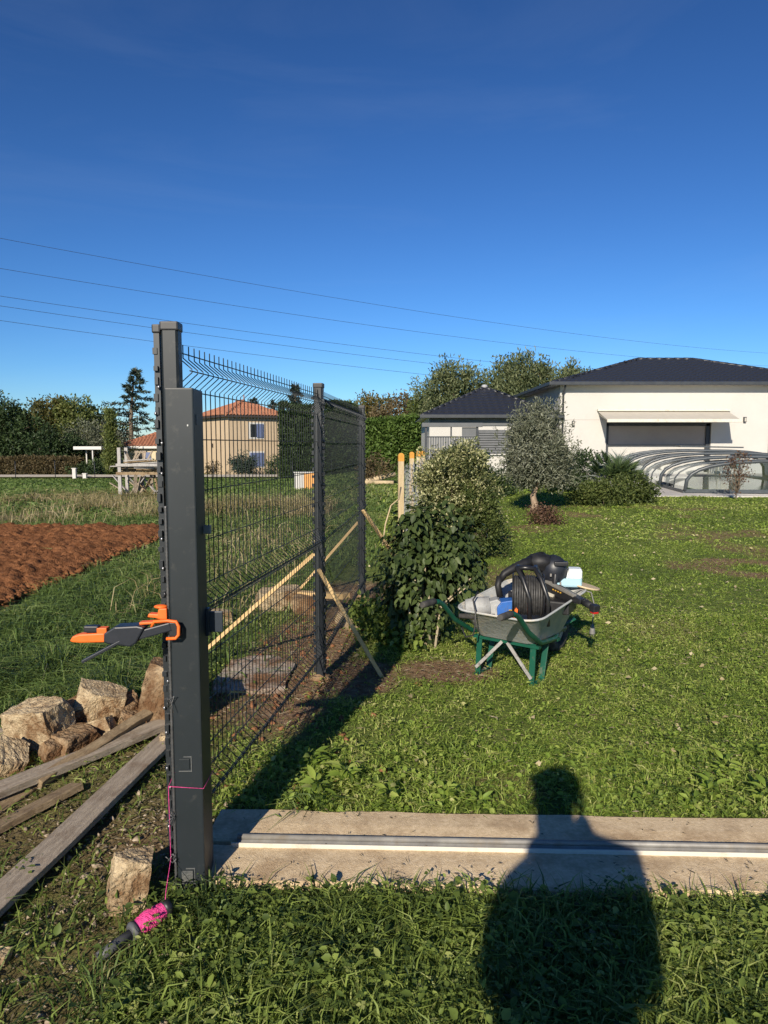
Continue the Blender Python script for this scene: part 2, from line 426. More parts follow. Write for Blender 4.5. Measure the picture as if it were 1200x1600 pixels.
def lumps(n, xs, ys, s0, s1, name, m, zoff=0, label=None, cat=None, zf=None):
    V = []; FQ = []
    base = np.array([[1,0,0],[0,1,0],[-1,0,0],[0,-1,0],[0,0,1],[0,0,-1]], float)
    fc = np.array([[0,1,4],[1,2,4],[2,3,4],[3,0,4],[1,0,5],[2,1,5],[3,2,5],[0,3,5]])
    s = s0+(s1-s0)*RNG.random(n)**2.2
    x = xs(n); y = ys(n)
    jit = 1+RNG.normal(size=(n, 6, 3))*.25
    a = RNG.random(n)*6.28; ca, sa = np.cos(a), np.sin(a)
    v = base[None]*jit*s[:, None, None]+RNG.normal(size=(n, 6, 3))*s[:, None, None]*.25
    v[..., 2] *= .7
    vx = v[..., 0]*ca[:, None]-v[..., 1]*sa[:, None]; vy = v[..., 0]*sa[:, None]+v[..., 1]*ca[:, None]
    z = hz(x, y)+zoff+s*.2
    v = np.stack([vx+x[:, None], vy+y[:, None], v[..., 2]+z[:, None]], -1).reshape(-1, 3)
    f = (np.arange(n)[:, None, None]*6+fc[None]).reshape(-1, 3)
    o = mesh_np(name, v, [f], m); return tag(o, label, cat, kind='stuff')
lumps(15000, lambda n: RNG.uniform(-8.6, SX0-.08, n), lambda n: RNG.uniform(5.2, 13.2, n), .012, .065, 'earth_clods', m_plough, .045, 'crumbly red clods lying on the ploughed plot', 'clods')
m_grit = mat('pale_grit', (.20, .15, .10), (.44, .36, .27), .9, 30, spec=.2)
lumps(420, lambda n: -.98+RNG.normal(size=n)*.30, lambda n: 2.45+RNG.normal(size=n)*.45, .004, .018, 'gravel_bits', m_grit, 0, 'small pale stones scattered round the foot of the gate post', 'gravel')
lumps(330, lambda n: RNG.normal(size=n)*.3-.62, lambda n: RNG.uniform(3.0, 6.5, n), .006, .03, 'spoil_crumbs', m_rust, 0, 'red crumbs of dug earth along the mesh fence', 'soil crumbs')

# pale gravel drive across the back of the field
mb = MB()
m_drive = mat('pale_gravel', (.42, .37, .30), (.56, .50, .42), .95, 6, .3, 80)
xs = np.linspace(-60, 2, 50)
vs = []; fs = []
for i, x in enumerate(xs):
    y0 = 55.5+.02*x
    vs += [(x, y0, hzf(x, y0)+.12), (x, y0+2.2, hzf(x, y0+2.2)+.24)]
    if i: fs.append((2*i-2, 2*i, 2*i+1, 2*i-1))
mb.add(vs, fs); o = mb.build('gravel_drive', m_drive); o['kind'] = 'structure'

# ------------------------------------------------------------------ gate footing and rail
def strip_pt(u, v, z=0):      # u along the strip, v across (0 at the rail)
    c, s = math.cos(R(-2.0)), math.sin(R(-2.0))
    return (-.58+u*c-v*s, 2.705+u*s+v*c, z)
def slab(name, u0, u1, v0, v1, z1, m, z0=-.25, seed=0, n=60, amp=.012):
    """cast slab with slightly wandering edges and uneven top"""
    top = []; mbx = MB(); rows = []
    us = np.linspace(u0, u1, n)
    for u in us:
        a = v0+amp*(2*float(fbm(u*6, seed, seed))-1); b = v1+amp*(2*float(fbm(u*6, seed+9, seed+3))-1)
        zz = z1+.006*(float(fbm(u*3, 1, seed))-.5)
        rows.append([strip_pt(u, a, z0), strip_pt(u, a, zz-.008), strip_pt(u, a+.01, zz), strip_pt(u, (a+b)/2, zz+.003), strip_pt(u, b-.01, zz), strip_pt(u, b, zz-.008), strip_pt(u, b, z0)])
    mbx.loft(rows)
    o = mbx.build(name, m); return o
o = slab('concrete_footing', -.10, 4.6, -.27, -.024, .028, m_concrete, seed=2); o['kind'] = 'structure'
o = slab('concrete_footing', -.13, 4.6, -.006, .235, .034, m_concrete, seed=5); o['kind'] = 'structure'
m_galv = mat('galvanised_steel', (.21, .20, .185), (.30, .29, .265), .6, 14, metal=.25, dirt=(.24, .20, .15), dscale=9, dlo=.5, dhi=.75)
rail = empty('gate_rail', strip_pt(0, -.029, .03), R(-2.0), 'galvanised sliding gate rail set along the concrete strip', 'gate rail')
mb = MB(); mb.tube([(0, .012, .022), (4.4, .012, .022)], .0105, 10); mb.build('track', m_galv, rail)
mb = MB(); mb.prism([(-.012, 0), (.040, 0), (.040, .006), (.022, .014), (.003, .014), (-.012, .006)], 'x', 0, 4.4); mb.build('base_flange', m_galv, rail)
m_white = mat('white_pvc', (.66, .62, .52), (.58, .54, .45), .6, 10, dirt=(.4, .34, .26), dscale=6, dlo=.55, dhi=.75)
mb = MB(); mb.box((1.02, -.0195, .005), (2.08, .007, .018)); mb.build('white_edging_strip', m_white, rail, .002)
for k in range(6):
    mb = MB(); mb.tube([(.25+.72*k, .034, .004), (.25+.72*k, .034, .016)], .006, 6); mb.build('bolt', m_galv, rail)

# old footing pads and blocks behind the fence
def rock(name, loc, size, seed, m, rot=(0, 0, 0), npts=16, rough=.06, boxy=.55):
    rg = random.Random(seed); bm = bmesh.new()
    bmesh.ops.create_cube(bm, size=1.0)
    for v in bm.verts: v.co = Vector([v.co[i]*size[i]*rg.uniform(.9, 1.12) for i in range(3)])
    for k in range(max(3, npts//4)):                      # broken corners and sheared faces
        n_ = Vector([rg.choice((-1, 1))*rg.uniform(.25, 1) for _ in range(3)]); n_.normalize()
        ext = max(v.co.dot(n_) for v in bm.verts)
        q = bmesh.ops.bisect_plane(bm, geom=bm.verts[:]+bm.edges[:]+bm.faces[:], plane_co=n_*ext*rg.uniform(.72, .92), plane_no=n_, clear_outer=True)
        eds = [e for e in q['geom_cut'] if isinstance(e, bmesh.types.BMEdge)]
        if eds: bmesh.ops.contextual_create(bm, geom=eds)
    bmesh.ops.triangulate(bm, faces=bm.faces)
    bmesh.ops.recalc_face_normals(bm, faces=bm.faces)
    for _ in range(3):
        L_ = [e for e in bm.edges if e.calc_length() > max(size)*.12]
        if L_: bmesh.ops.subdivide_edges(bm, edges=L_, cuts=1, use_grid_fill=True); bmesh.ops.triangulate(bm, faces=bm.faces)
    from mathutils import noise as mn
    s = max(size)
    for v in bm.verts:
        q = v.co*(9/s)+Vector((seed*3.1, seed, 0))
        v.co += Vector((mn.noise(q), mn.noise(q+Vector((7, 3, 1))), mn.noise(q+Vector((1, 9, 4)))))*s*rough*.5
        q2 = v.co*(26/s)+Vector((seed, 0, 2)); v.co += v.normal*mn.noise(q2)*s*rough*.35
    me = bpy.data.meshes.new(name); bm.to_mesh(me); bm.free(); me.materials.append(m)
    o = link(bpy.data.objects.new(name, me)); o.location = loc; o.rotation_euler = [R(a) for a in rot]
    return o
# ------------------------------------------------------------------ fence: posts, mesh panels, braces
P1, P2, P3 = Vector((-.752, 2.46, 0)), Vector((-.432, 4.75, 0)), Vector((-.228, 7.35, 0))
def make_post(name, p, ang, h, label, lean=0.0, flange=True, base=True):
    t = empty(name, (p.x, p.y, -.05), ang, label, 'fence post', 'anthracite mesh fence posts')
    t.rotation_euler = (0, R(lean), ang)
    s = .030
    mb = MB(); c = .008
    mb.prism([(-s, -s+c), (-s+c, -s), (s-c, -s), (s, -s+c), (s, s-c), (s-c, s), (-s+c, s), (-s, s-c)], 'z', 0, h+.05)
    mb.build('tube', m_anthd if not flange == 'near' else m_anth, t)
    mb = MB(); mb.box((0, 0, h+.064), (.066, .066, .032)); mb.build('cap', m_black, t, .006)
    sides = ((-1, .046),) if flange == 'near' else ((-1, .033), (1, .033))
    for sx, off in sides:
        mb = MB(); x0 = sx*off
        if flange == 'near':
            mb.box((x0, .0, h/2+.04), (.020, .05, h+.02)); mb.build('rail', m_anthd, t); mb = MB()
        z = .12; k = 0
        while z < h:
            d = random.uniform(.016, .030)
            mb.box((x0+sx*random.uniform(.0, .006), -.022+random.uniform(-.008, .004), z), (random.uniform(.010, .016), .022, d))
            if flange != 'near' and random.random() < .25: mb.blob((x0+sx*.006, -.034, z+.02), (.009, .008, .012), 6, 4)
            z += random.uniform(.042, .062); k += 1
        mb.build('rail_teeth', m_anthd, t)['kind'] = 'stuff'
        if flange == 'near':
            mb = MB(); mb.box((x0, 0, h+.055), (.030, .06, .03)); mb.build('cap', m_black, t, .005)
            mc = MB()
            for q in range(16):
                zz = .25+q*(h-.3)/16+random.uniform(-.03, .03)
                mc.blob((x0+random.uniform(-.008, .012), -.034, zz), (.005, .004, .007), 6, 4)
            mc.build('clip_screws', mat('clip_steel', (.35, .35, .37), None, .3, metal=.8), t)['kind'] = 'stuff'
    if base:
        mb = MB(); mb.blob((0, 0, .05), (.075, .075, .04), 12, 6, jit=.15); mb.build('concrete_collar', m_rubble_dark, t)
    return t
a12 = math.atan2((P2-P1).y, (P2-P1).x)-math.pi/2
a23 = math.atan2((P3-P2).y, (P3-P2).x)-math.pi/2
post1 = make_post('fence_post', P1+Vector((0, .10, 0)), 0, 2.0, 'tall fence post with black cap behind the grey box post', flange='near', base=False)
make_post('fence_post', P2, a12, 1.975, 'fence post between the two mesh panels, brace leaning on it')
make_post('fence_post', P3, a23, 1.97, 'farthest fence post, beside the leafy bush')

def make_panel(p, q, label):
    d = (q-p); L = d.length-.07; ang = math.atan2(d.y, d.x)
    t = empty('mesh_fence_panel', (p.x+d.normalized().x*.035, p.y+d.normalized().y*.035, 0), ang, label, 'fence panel', 'welded wire mesh fence panels')
    folds = (1.865, .985, .225); hf = .052; out = -.055    # fold towards the lawn (local -y)
    prof = [(0, 1.965), (0, 1.865+hf)]
    for f in folds:
        prof += [(0, f+hf), (out, f+.006), (out, f-.006), (0, f-hf)]
    prof.append((0, .115))
    mw = bpy.data.meshes.new('vertical_wire')
    w0 = MB().tube([(0, y, z) for y, z in prof], .0021, 6)
    mw.from_pydata(w0.v, [], w0.f); mw.materials.append(m_wire)
    for pl in mw.polygons: pl.use_smooth = True
    n = int(L/.05)
    for k in range(n+1):
        o = link(bpy.data.objects.new('vertical_wire', mw), t); o.location = (.008+k*(L-.016)/n, 0, 0)
    mh = bpy.data.meshes.new('horizontal_wire')
    w0 = MB().tube([(0, 0, 0), (L, 0, 0)], .0023, 6); mh.from_pydata(w0.v, [], w0.f); mh.materials.append(m_wire)
    zs = [(0, 1.935), (out, 1.865), (0, 1.80), (0, 1.62), (0, 1.42), (0, 1.22), (0, 1.045), (out, .985), (0, .925), (0, .75), (0, .56), (0, .38), (0, .285), (out, .225), (0, .165)]
    for y, z in zs:
        o = link(bpy.data.objects.new('horizontal_wire', mh), t); o.location = (0, y+.005, z)
    return t
make_panel(P1+Vector((0, .10, 0)), P2, 'nearer welded wire panel with folded ribs beside the grey box post')
make_panel(P2, P3, 'farther welded wire panel with folded ribs beyond the middle post')

# catch post of the sliding gate
box_l, box_r, fy = -.735, -.638, 2.40
cp = empty('gate_catch_post', ((box_l+box_r)/2, fy, 0), R(1.5), 'smooth grey square steel gate post standing beside the concrete strip', 'gate post')
wd = box_r-box_l
mb = MB(); mb.box((0, .07, .86), (wd, .14, 1.86)); mb.build('box_section', m_anth, cp, .005, 2)
m_seam = mat('worn_metal_edge', (.16, .165, .165), (.26, .26, .25), .5, 20, metal=.4)
def seam_square(z, s, m2):
    mb = MB(); x = -wd/2+.035
    mb.box((x, -.0015, z), (s, .005, s)); o = mb.build('access_plate', m2, cp, .001)
    e = MB(); t = .0016
    e.box((x+s/2+.006, -.001, z), (t, .004, s+.02)); e.box((x+.003, -.001, z-s/2-.008), (s+.01, .004, t)); e.box((x+.010, -.001, z+s/2+.008), (s-.01, .004, t))
    e.build('seam', m_seam, o)
seam_square(.485, .036, m_anth)
seam_square(.07, .040, mat('pitted_plate', (.05, .055, .055), (.12, .12, .11), .7, 60, .4, 200))
mb = MB(); mb.box((wd/2+.001, .055, 1.685), (.003, .055, .036)); mb.build('sticker', mat('grey_sticker', (.035, .037, .04), (.075, .075, .08), .5, 30, stretch=(1, 1, 5)), cp)
mb = MB(); mb.box((.028, -.001, 1.665), (.004, .003, .006)); mb.build('paint_chip', mat('bare_chip', (.55, .55, .53)), cp)
mb = MB(); mb.box((wd/2+.030, .115, .965), (.058, .012, .075)); mb.box((wd/2+.006, .115, .965), (.012, .03, .10)); mb.build('gate_stop_bracket', mat('blue_grey_steel', (.02, .028, .04), None, .4, spec=.5), cp, .002)
mb = MB(); mb.box((wd/2+.012, .11, 1.30), (.026, .02, .03)); mb.build('small_bracket', m_galv, cp, .003)
rb = MB(); zs = np.arange(.0, 1.42, .013)
rb.tube([(0, 0, z) for z in np.repeat(zs, 2)+np.tile([0, .006], len(zs))], [(.0062 if i % 2 else .0047) for i in range(2*len(zs))], 7)
o = rb.build('steel_rebar', mat('ribbed_steel', (.10, .10, .105), (.17, .165, .16), .45, 40, metal=.6)); o.location = (box_l-.007, fy+.004, -.03)
tag(o, 'thin ribbed steel bar tied upright against the grey box post', 'steel bar')
# tie wires twisted round the bar
m_tie = mat('tie_wire', (.16, .16, .16), None, .5, metal=.7)
for k, z in enumerate((.71, .30, .14, .045)):
    mb = MB()
    for j in range(3):
        pts = [(random.uniform(-.012, .012), random.uniform(-.014, .004), random.uniform(-.02, .02)) for _ in range(5)]
        pts += [(random.uniform(-.03, .03), -.02, random.uniform(-.05, .03))]
        mb.tube(pts, .0011, 5)
    o = mb.build('tie_wire', m_tie); o.location = (box_l-.010, fy-.006, z)
    tag(o, ['twisted tie wire round the ribbed bar just below the clamp', 'twisted tie wire on the ribbed bar below the pink string', 'twisted tie wire on the ribbed bar above the lower plate', 'lowest twisted tie wire at the foot of the ribbed bar'][k], 'wire', 'tie wires on the ribbed bar')

def batten(p0, p1, label, wd=.05, th=.026, m=None, twist=(0, 0, 1)):
    p0, p1 = Vector(p0), Vector(p1); d = p1-p0
    mb = MB(); L = d.length
    mb.box((0, 0, L/2), (wd, th, L)); o = mb.build('wooden_brace', m or m_batten, None, .002)
    o.location = p0; o.rotation_euler = d.to_track_quat('Z', 'Y').to_euler()
    return tag(o, label, 'wooden brace', 'pine battens propping the fence posts')
batten((.0, 4.80, -.03), (-.435, 4.68, .77), 'pine batten propping the middle post on the lawn side')
batten((-1.45, 5.02, -.02), (-.47, 4.83, .86), 'long pine batten propping the middle post from the field side')
batten((.40, 7.62, -.02), (-.215, 7.28, .93), 'pine batten propping the farthest post, its foot behind the bush')
batten((-.98, 7.40, -.02), (-.27, 7.36, .80), 'pine batten propping the farthest post from the field side')

# pink mason's string and reel
m_pink = mat('pink_string', (.75, .05, .25), (.85, .09, .33), .8, 60, .6, 160, stretch=(1, 1, 1))
zst = .395
mb = MB(); e = .004
mb.tube([(box_l-.03, fy+.10, zst+.012), (box_l-.022, fy-.006, zst+.010), (box_r+.002, fy-.0015, zst), (box_r+.006, fy+.15, zst+.006)], .0012, 5)
o = mb.build('pink_string', m_pink); tag(o, 'thin pink string tied round the grey box post', 'string')
reel = empty('string_reel', (-.79, 2.17, .03), 0, 'grey plastic reel wound with bright pink string lying in weeds', 'reel')
d0, d1 = Vector((-.072, -.083, -.005)), Vector((.076, .083, .035)); dd = (d1-d0).normalized()
def al(t): return d0+(d1-d0)*t
m_gplast = mat('grey_plastic', (.075, .078, .082), (.10, .10, .105), .55, 30, spec=.4)
mb = MB(); mb.tube([al(-.16), al(.02), al(.34)], [.016, .017, .015], 12); mb.build('handle', m_gplast, reel)
mb = MB(); mb.tube([al(.33), al(.37), al(.42)], [.026, .033, .031], 14); mb.build('flange', m_gplast, reel)
mb = MB(); pts = []; rr = []
for k in range(22):
    t = .42+.45*k/21; pts.append(al(t)); rr.append((.031-.008*abs(k-9)/12)+(.0022 if k % 2 else 0))
mb.tube(pts, rr, 16); o = mb.build('wound_string', m_pink, reel)
mb = MB()
for q in range(26):
    t0 = random.uniform(.44, .70); a0 = random.uniform(0, 6.28); x = dd.orthogonal().normalized(); y = dd.cross(x); pp = []
    for k in range(7):
        a = a0+k*.5; tt = t0+k*.026; r_ = .0330-.008*abs((tt-.42)/.45*21-9)/12
        pp.append(al(tt)+(x*math.cos(a)+y*math.sin(a))*r_)
    mb.tube(pp, .0016, 4, False)
mb.build('string_turn', m_pink, o)
mb = MB(); mb.tube([al(.86), al(.92), al(.97)], [.026, .029, .024], 14); mb.build('end_flange', m_black, reel)
tp = Vector(reel.location)+al(.88)
mb = MB(); mb.tube([tp, tp+Vector((.004, .01, .06)), (box_l-.020, fy-.010, .14), (box_l-.022, fy-.008, zst+.010)], .0011, 5)
o = mb.build('pink_string', m_pink); tag(o, 'pink string running down from the box post to the reel', 'string')

# quick-grip clamp
m_orange = mat('orange_plastic', (.80, .13, .015), (.85, .16, .02), .5, 20, spec=.45)
m_navy = mat('dark_blue_black_plastic', (.012, .015, .022), (.02, .022, .03), .42, 25, spec=.5)
ck = empty('quick_grip_clamp', (-.735, fy-.02, .935), 0, 'orange and black bar clamp gripping the grey box post', 'clamp')
def pts3(l): return [Vector(p) for p in l]
mb = MB(); mb.prism([(-.335, .000), (-.325, .016), (-.30, .024), (-.215, .028), (-.215, -.004), (-.30, -.006), (-.325, -.004)], 'y', -.016, .016); mb.build('handle', m_orange, ck, .005)
mb = MB(); mb.box((-.225, 0, .034), (.034, .030, .022)); mb.build('release_block', m_orange, ck, .003)
mb = MB(); mb.box((-.262, 0, .040), (.05, .028, .022)); mb.build('release_button', m_black, ck, .004)
mb = MB(); mb.prism([(-.212, .030), (-.175, .052), (-.10, .056), (-.075, .050), (-.105, -.004), (-.125, -.016), (-.20, -.006), (-.214, .0)], 'y', -.030, .030); mb.build('gear_body', m_navy, ck, .005)
mb = MB(); mb.bar((-.285, -.035, -.065), (-.12, -.014, .022), .022, .010, (0, 0, 1)); mb.build('trigger_bar', m_navy, ck, .002)
mb = MB(); mb.bar((-.135, -.012, .012), (.010, -.004, .050), .024, .030); mb.build('jaw_bar', m_navy, ck, .004)
mb = MB(); mb.bar((-.10, .010, .058), (-.02, .012, .062), .03, .008); mb.build('upper_bar', m_orange, ck, .002)
mb = MB(); mb.tube(pts3([(-.055, -.012, .048), (-.045, -.014, .068), (.0, -.016, .071), (.030, -.016, .068), (.038, -.016, .052), (.037, -.016, .022), (.027, -.016, .010), (-.005, -.014, .008)]), .0058, 8); mb.build('jaw_frame', m_orange, ck)
mb = MB(); mb.box((.018, -.008, .040), (.030, .012, .050)); mb.build('jaw_pad', m_black, ck, .004)
mb = MB(); mb.prism([(-.075, .078), (-.05, .076), (-.03, .070), (-.008, .070), (-.008, .108), (-.035, .108), (-.04, .088), (-.07, .090)], 'y', .005, .035); mb.build('fixed_jaw', m_orange, ck, .003)
mb = MB(); mb.blob((-.032, .02, .112), (.024, .018, .007), 12, 6); mb.build('pad_disc', m_orange, ck)

# ------------------------------------------------------------------ rubble and old planks on the left
RB = [
 ((-1.80, 3.60, .115), (.28, .20, .23), 3, m_rubble, (4, -4, -16), 'largest square broken concrete block with brown side, on the left heap'),
 ((-1.83, 3.34, .05), (.13, .19, .12), 14, m_rubble, (25, 24, 35), 'wedge of pale concrete at the picture edge, below the square block'),
 ((-1.60, 3.86, .12), (.25, .20, .22), 23, m_rubble, (6, 16, 20), 'tilted concrete chunk with pointed top right of the square block'),
 ((-1.46, 3.88, .08), (.15, .16, .16), 31, m_rubble_dark, (10, 0, 40), 'small dark broken lump between the pointed chunk and the brown one'),
 ((-1.24, 3.92, .16), (.26, .22, .36), 47, m_rubble_dark, (-8, 12, 10), 'tall brown soil caked chunk with pale edge against the post'),
 ((-1.60, 3.56, .04), (.24, .18, .14), 52, m_rubble_dark, (0, 5, 60), 'low shaded chunk wedged behind the grey planks'),
 ((-1.70, 3.80, .07), (.20, .16, .18), 71, m_rubble_dark, (12, -20, 35), 'dark chunk wedged behind the square block and the pointed one'),
 ((-1.38, 3.80, .05), (.16, .13, .12), 77, m_rubble_dark, (0, 18, 15), 'small brown chunk below the tall one against the post'),
 ((-.895, 2.36, .075), (.125, .13, .18), 66, m_rubble, (-6, 12, 20), 'pale upright stone near the foot of the grey box post'),
]
SMALL = [(-1.52, 3.70, .10, 'fist sized pale chunk between the pointed chunk and the planks'), (-1.66, 3.44, .09, 'small brown chunk at the right foot of the square block'), (-1.90, 3.80, .13, 'angular chunk peeping out behind the square block'),
         (-1.36, 3.97, .12, 'angular chunk left of the tall brown one'), (-1.13, 3.62, .07, 'small chunk on the lowest plank end by the post'), (-1.97, 3.36, .10, 'small pale chunk at the left edge beside the wedge'), (-1.44, 3.60, .06, 'crumbled chunk lying on the brown plank')]
for k, (x, y, s, lab) in enumerate(SMALL): RB.append(((x, y, s*.45+.02), (s*1.25, s, s*.95), 120+k*3, (m_rubble, m_rubble_dark)[k % 2], (k*23 % 40-15, k*31 % 50-20, k*47), lab))
for loc, size, seed, m, rot, lab in RB:
    o = rock('concrete_chunk', (loc[0], loc[1], loc[2]+.55*(hzf(loc[0], loc[1]))), size, seed, m, rot)
    tag(o, lab, 'concrete chunk', 'broken concrete by the fence')
for k, (x, y, s, lab) in enumerate([(-1.20, 2.07, .05, 'small pale stone in the weeds at the lower left edge'), (-1.13, 1.90, .035, 'smallest pale pebble at the bottom left of the picture'),
        (-.98, 2.62, .045, 'flat pale splinter of stone on the bare earth left of the pale stone')]):
    o = rock('loose_stone', (x, y, .012), (s*1.3, s, s*.7), 80+k, m_rubble, (0, 0, k*40), 12); tag(o, lab, 'stone', 'loose stones on the bare earth')
def plank(p0, p1, wd, th, label, m=m_oldwood, roll=0, sag=0):
    p0, p1 = Vector(p0), Vector(p1); d = p1-p0; L = d.length
    rows = []; n = 14
    for k in range(n+1):
        t = k/n; j = .004*math.sin(9*t+L*5)
        y = t*L; z = -sag*math.sin(math.pi*t)
        e = random.uniform(-.003, .003)
        rows.append([(-wd/2+j+e, y, z-th/2), (wd/2+j, y, z-th/2), (wd/2+j-e, y, z+th/2), (-wd/2+j, y, z+th/2)])
    mb = MB(); mb.loft(rows); o = mb.build('old_plank', m, None, .002, 1)
    x = d.normalized().cross(Vector((0, 0, 1))).normalized(); zz = x.cross(d.normalized())
    M = Matrix((x, d.normalized(), zz)).transposed() @ Matrix.Rotation(R(roll), 3, 'Y')
    o.location = p0; o.rotation_euler = M.to_euler()
    return tag(o, label, 'plank', 'old planks lying by the rubble')
plank((-1.40, 1.75, .045), (-1.13, 3.74, .05), .125, .026, 'long grey plank lowest of the heap, running up to the box post', roll=-4)
plank((-2.05, 2.55, .06), (-1.19, 3.82, .07), .095, .036, 'grey plank across the heap, ending beside the tall brown chunk', roll=4)
plank((-1.78, 2.75, .0), (-1.42, 3.92, .05), .10, .03, 'brown plank in the heap below the pointed chunk', m_oldbrown, 10)
plank((-1.60, 3.15, .04), (-1.30, 3.80, .12), .05, .055, 'short dark timber lying beside the brown plank', m_oldbrown, 25)
plank((-2.6, 3.35, .03), (-1.90, 3.85, .05), .06, .04, 'grey stick poking out left of the square block', roll=0)
plank((-1.85, 2.35, .0), (-1.42, 3.15, .03), .09, .03, 'half buried plank under the grey ones at the left edge', m_oldbrown, -12)

# footing and debris behind the mesh
m_pad = mat('dirty_concrete_pad', (.30, .25, .20), (.46, .40, .33), .95, 20, .5, 80, spec=.1, dirt=(.20, .11, .06), dscale=3, dlo=.45, dhi=.58)
slabs = [((-.88, 4.82, -.02), (.46, .78, .10), 101, 'pale broken concrete pad on the earth behind the near panel'),
         ((-1.02, 6.9, .09), (.42, .26, .20), 103, 'pale concrete block lying farther off behind the near panel'),
         ((-.72, 6.75, .07), (.26, .3, .16), 105, 'brown-stained block beside the long batten behind the fence'),
         ((-1.55, 6.3, .05), (.34, .2, .12), 106, 'low concrete lump in grass left of the bracket on the box post'),
         ((-.30, 6.2, .04), (.18, .3, .12), 107, 'small pale stone on earth below the farther panel')]
for loc, size, seed, lab in slabs:
    o = rock('concrete_block', loc, size, seed, m_rubble if seed not in (101, 105) else m_pad if seed == 101 else m_rubble_dark, (0, 0, seed*13 % 50-15), 26, .03, .85); tag(o, lab, 'concrete block', 'concrete debris behind the fence')
o = plank((-.9, 6.95, .13), (-.35, 6.5, .20), .10, .05, 'short squared timber lying on debris behind the fence', m_batten)
# ------------------------------------------------------------------ wheelbarrow (local +y points to its wheel)
m_green = mat('green_enamel', (.004, .062, .036), (.007, .085, .05), .45, 8, spec=.45, dirt=(.16, .14, .10), dscale=9, dlo=.60, dhi=.74)
m_tray = mat('dusty_grey_tray', (.34, .355, .345), (.43, .44, .43), .6, 7, .15, 40, spec=.3, dirt=(.52, .48, .41), dscale=9, dlo=.50, dhi=.62)
m_rubber = mat('dusty_rubber', (.03, .03, .03), (.085, .08, .073), .8, 14, spec=.25)
m_strut = mat('scratched_grey_steel', (.30, .29, .27), (.45, .43, .40), .6, 18, metal=.3, dirt=(.1, .08, .06), dscale=20, dlo=.55, dhi=.65)
WB_A = R(-38)
wb = empty('wheelbarrow', (.90, 4.84, hzf(.9, 4.84)), WB_A, 'green framed wheelbarrow with grey tray loaded with tools', 'wheelbarrow')
def rrect(x0, x1, y0, y1, z, r, n=5, tilt=0):
    out = []
    for cx, cy, a0 in ((x1-r, y1-r, 0), (x0+r, y1-r, 90), (x0+r, y0+r, 180), (x1-r, y0+r, 270)):
        for k in range(n+1):
            a = R(a0+90*k/n); y = cy+r*math.sin(a)
            out.append((cx+r*math.cos(a), y, z+tilt*(y-y0)))
    return out
mb = MB(); TL = .10
rings = [rrect(-.20, .20, -.10, .30, .265, .06, tilt=0), rrect(-.225, .225, -.145, .36, .285, .08, tilt=.01), rrect(-.30, .30, -.275, .56, .475, .11, tilt=TL),
         rrect(-.318, .318, -.293, .58, .480, .12, tilt=TL), rrect(-.318, .318, -.293, .58, .472, .12, tilt=TL), rrect(-.292, .292, -.265, .55, .462, .105, tilt=TL),
         rrect(-.215, .215, -.135, .35, .295, .075, tilt=.01), rrect(-.19, .19, -.09, .29, .278, .055)]
mb.loft(rings, smooth=True); mb.build('tray', m_tray, wb)
mb = MB(); rp = [Vector(p) for p in rrect(-.318, .318, -.293, .58, .478, .12, tilt=TL)]; rp.append(rp[0]); mb.tube(rp, .008, 7, False); mb.build('rim', m_tray, wb)
for sx in (-1, 1):
    mb = MB(); mb.tube([(sx*.055, .74, .19), (sx*.12, .48, .235), (sx*.235, .16, .262), (sx*.262, -.12, .30), (sx*.275, -.33, .42), (sx*.278, -.47, .545), (sx*.278, -.53, .575), (sx*.278, -.60, .583)], .0175, 10)
    fr = mb.build('side_rail', m_green, wb)
    mb = MB(); mb.tube([(sx*.278, -.565, .581), (sx*.278, -.575, .583), (sx*.278, -.70, .585), (sx*.278, -.715, .585)], [.018, .0225, .0215, .017], 12); mb.build('grip', m_rubber, fr)
    for (ya, yb, xo) in ((-.105, -.13, .0), (.10, .02, .0)):
        mb = MB(); mb.bar((sx*.205, ya, .28), (sx*(.205+xo), yb, -.015), .012, .040, (1, 0, 0)); mb.build('leg', m_green, wb, .002)
    mb = MB(); mb.bar((sx*.207, -.15, .004), (sx*.207, .05, .004), .03, .012); mb.build('foot', m_green, wb, .002)
for sx in (-1, 1):
    mb = MB(); mb.bar((sx*.212, -.145, .05), (sx*.02, -.125, .262), .022, .010, (0, 1, 0)); mb.build('cross_strut', m_strut, wb, .001)
mb = MB(); mb.bar((-.25, -.10, .262), (.25, -.10, .262), .045, .02); mb.bar((-.25, .20, .25), (.25, .20, .25), .045, .02); mb.build('cross_bar', m_green, wb, .002)
mb = MB(); mb.bar((-.12, .44, .25), (-.22, .54, .33), .03, .012); mb.bar((.12, .44, .25), (.22, .54, .33), .03, .012); mb.build('front_stay', m_green, wb, .001)
wh = MB(); wh.torus((0, .70, .185), .138, .044, 'x', 32, 12); whl = wh.build('wheel', m_rubber, wb)
mb = MB(); mb.tube([(-.025, .70, .185), (-.02, .70, .185), (.02, .70, .185), (.025, .70, .185)], [.085, .10, .10, .085], 24); mb.build('rim', mat('grey_wheel_rim', (.30, .30, .29), (.38, .37, .35), .5, 12), whl)
mb = MB(); mb.tube([(-.075, .70, .185), (.075, .70, .185)], .012, 8); mb.build('axle', m_galv, whl)
MWB = Matrix.Translation(wb.location) @ Matrix.Rotation(WB_A, 4, 'Z')
def load(name, local, rz, label, cat, group=None):
    t = empty(name, MWB @ Vector(local), WB_A+rz, label, cat, group); return t

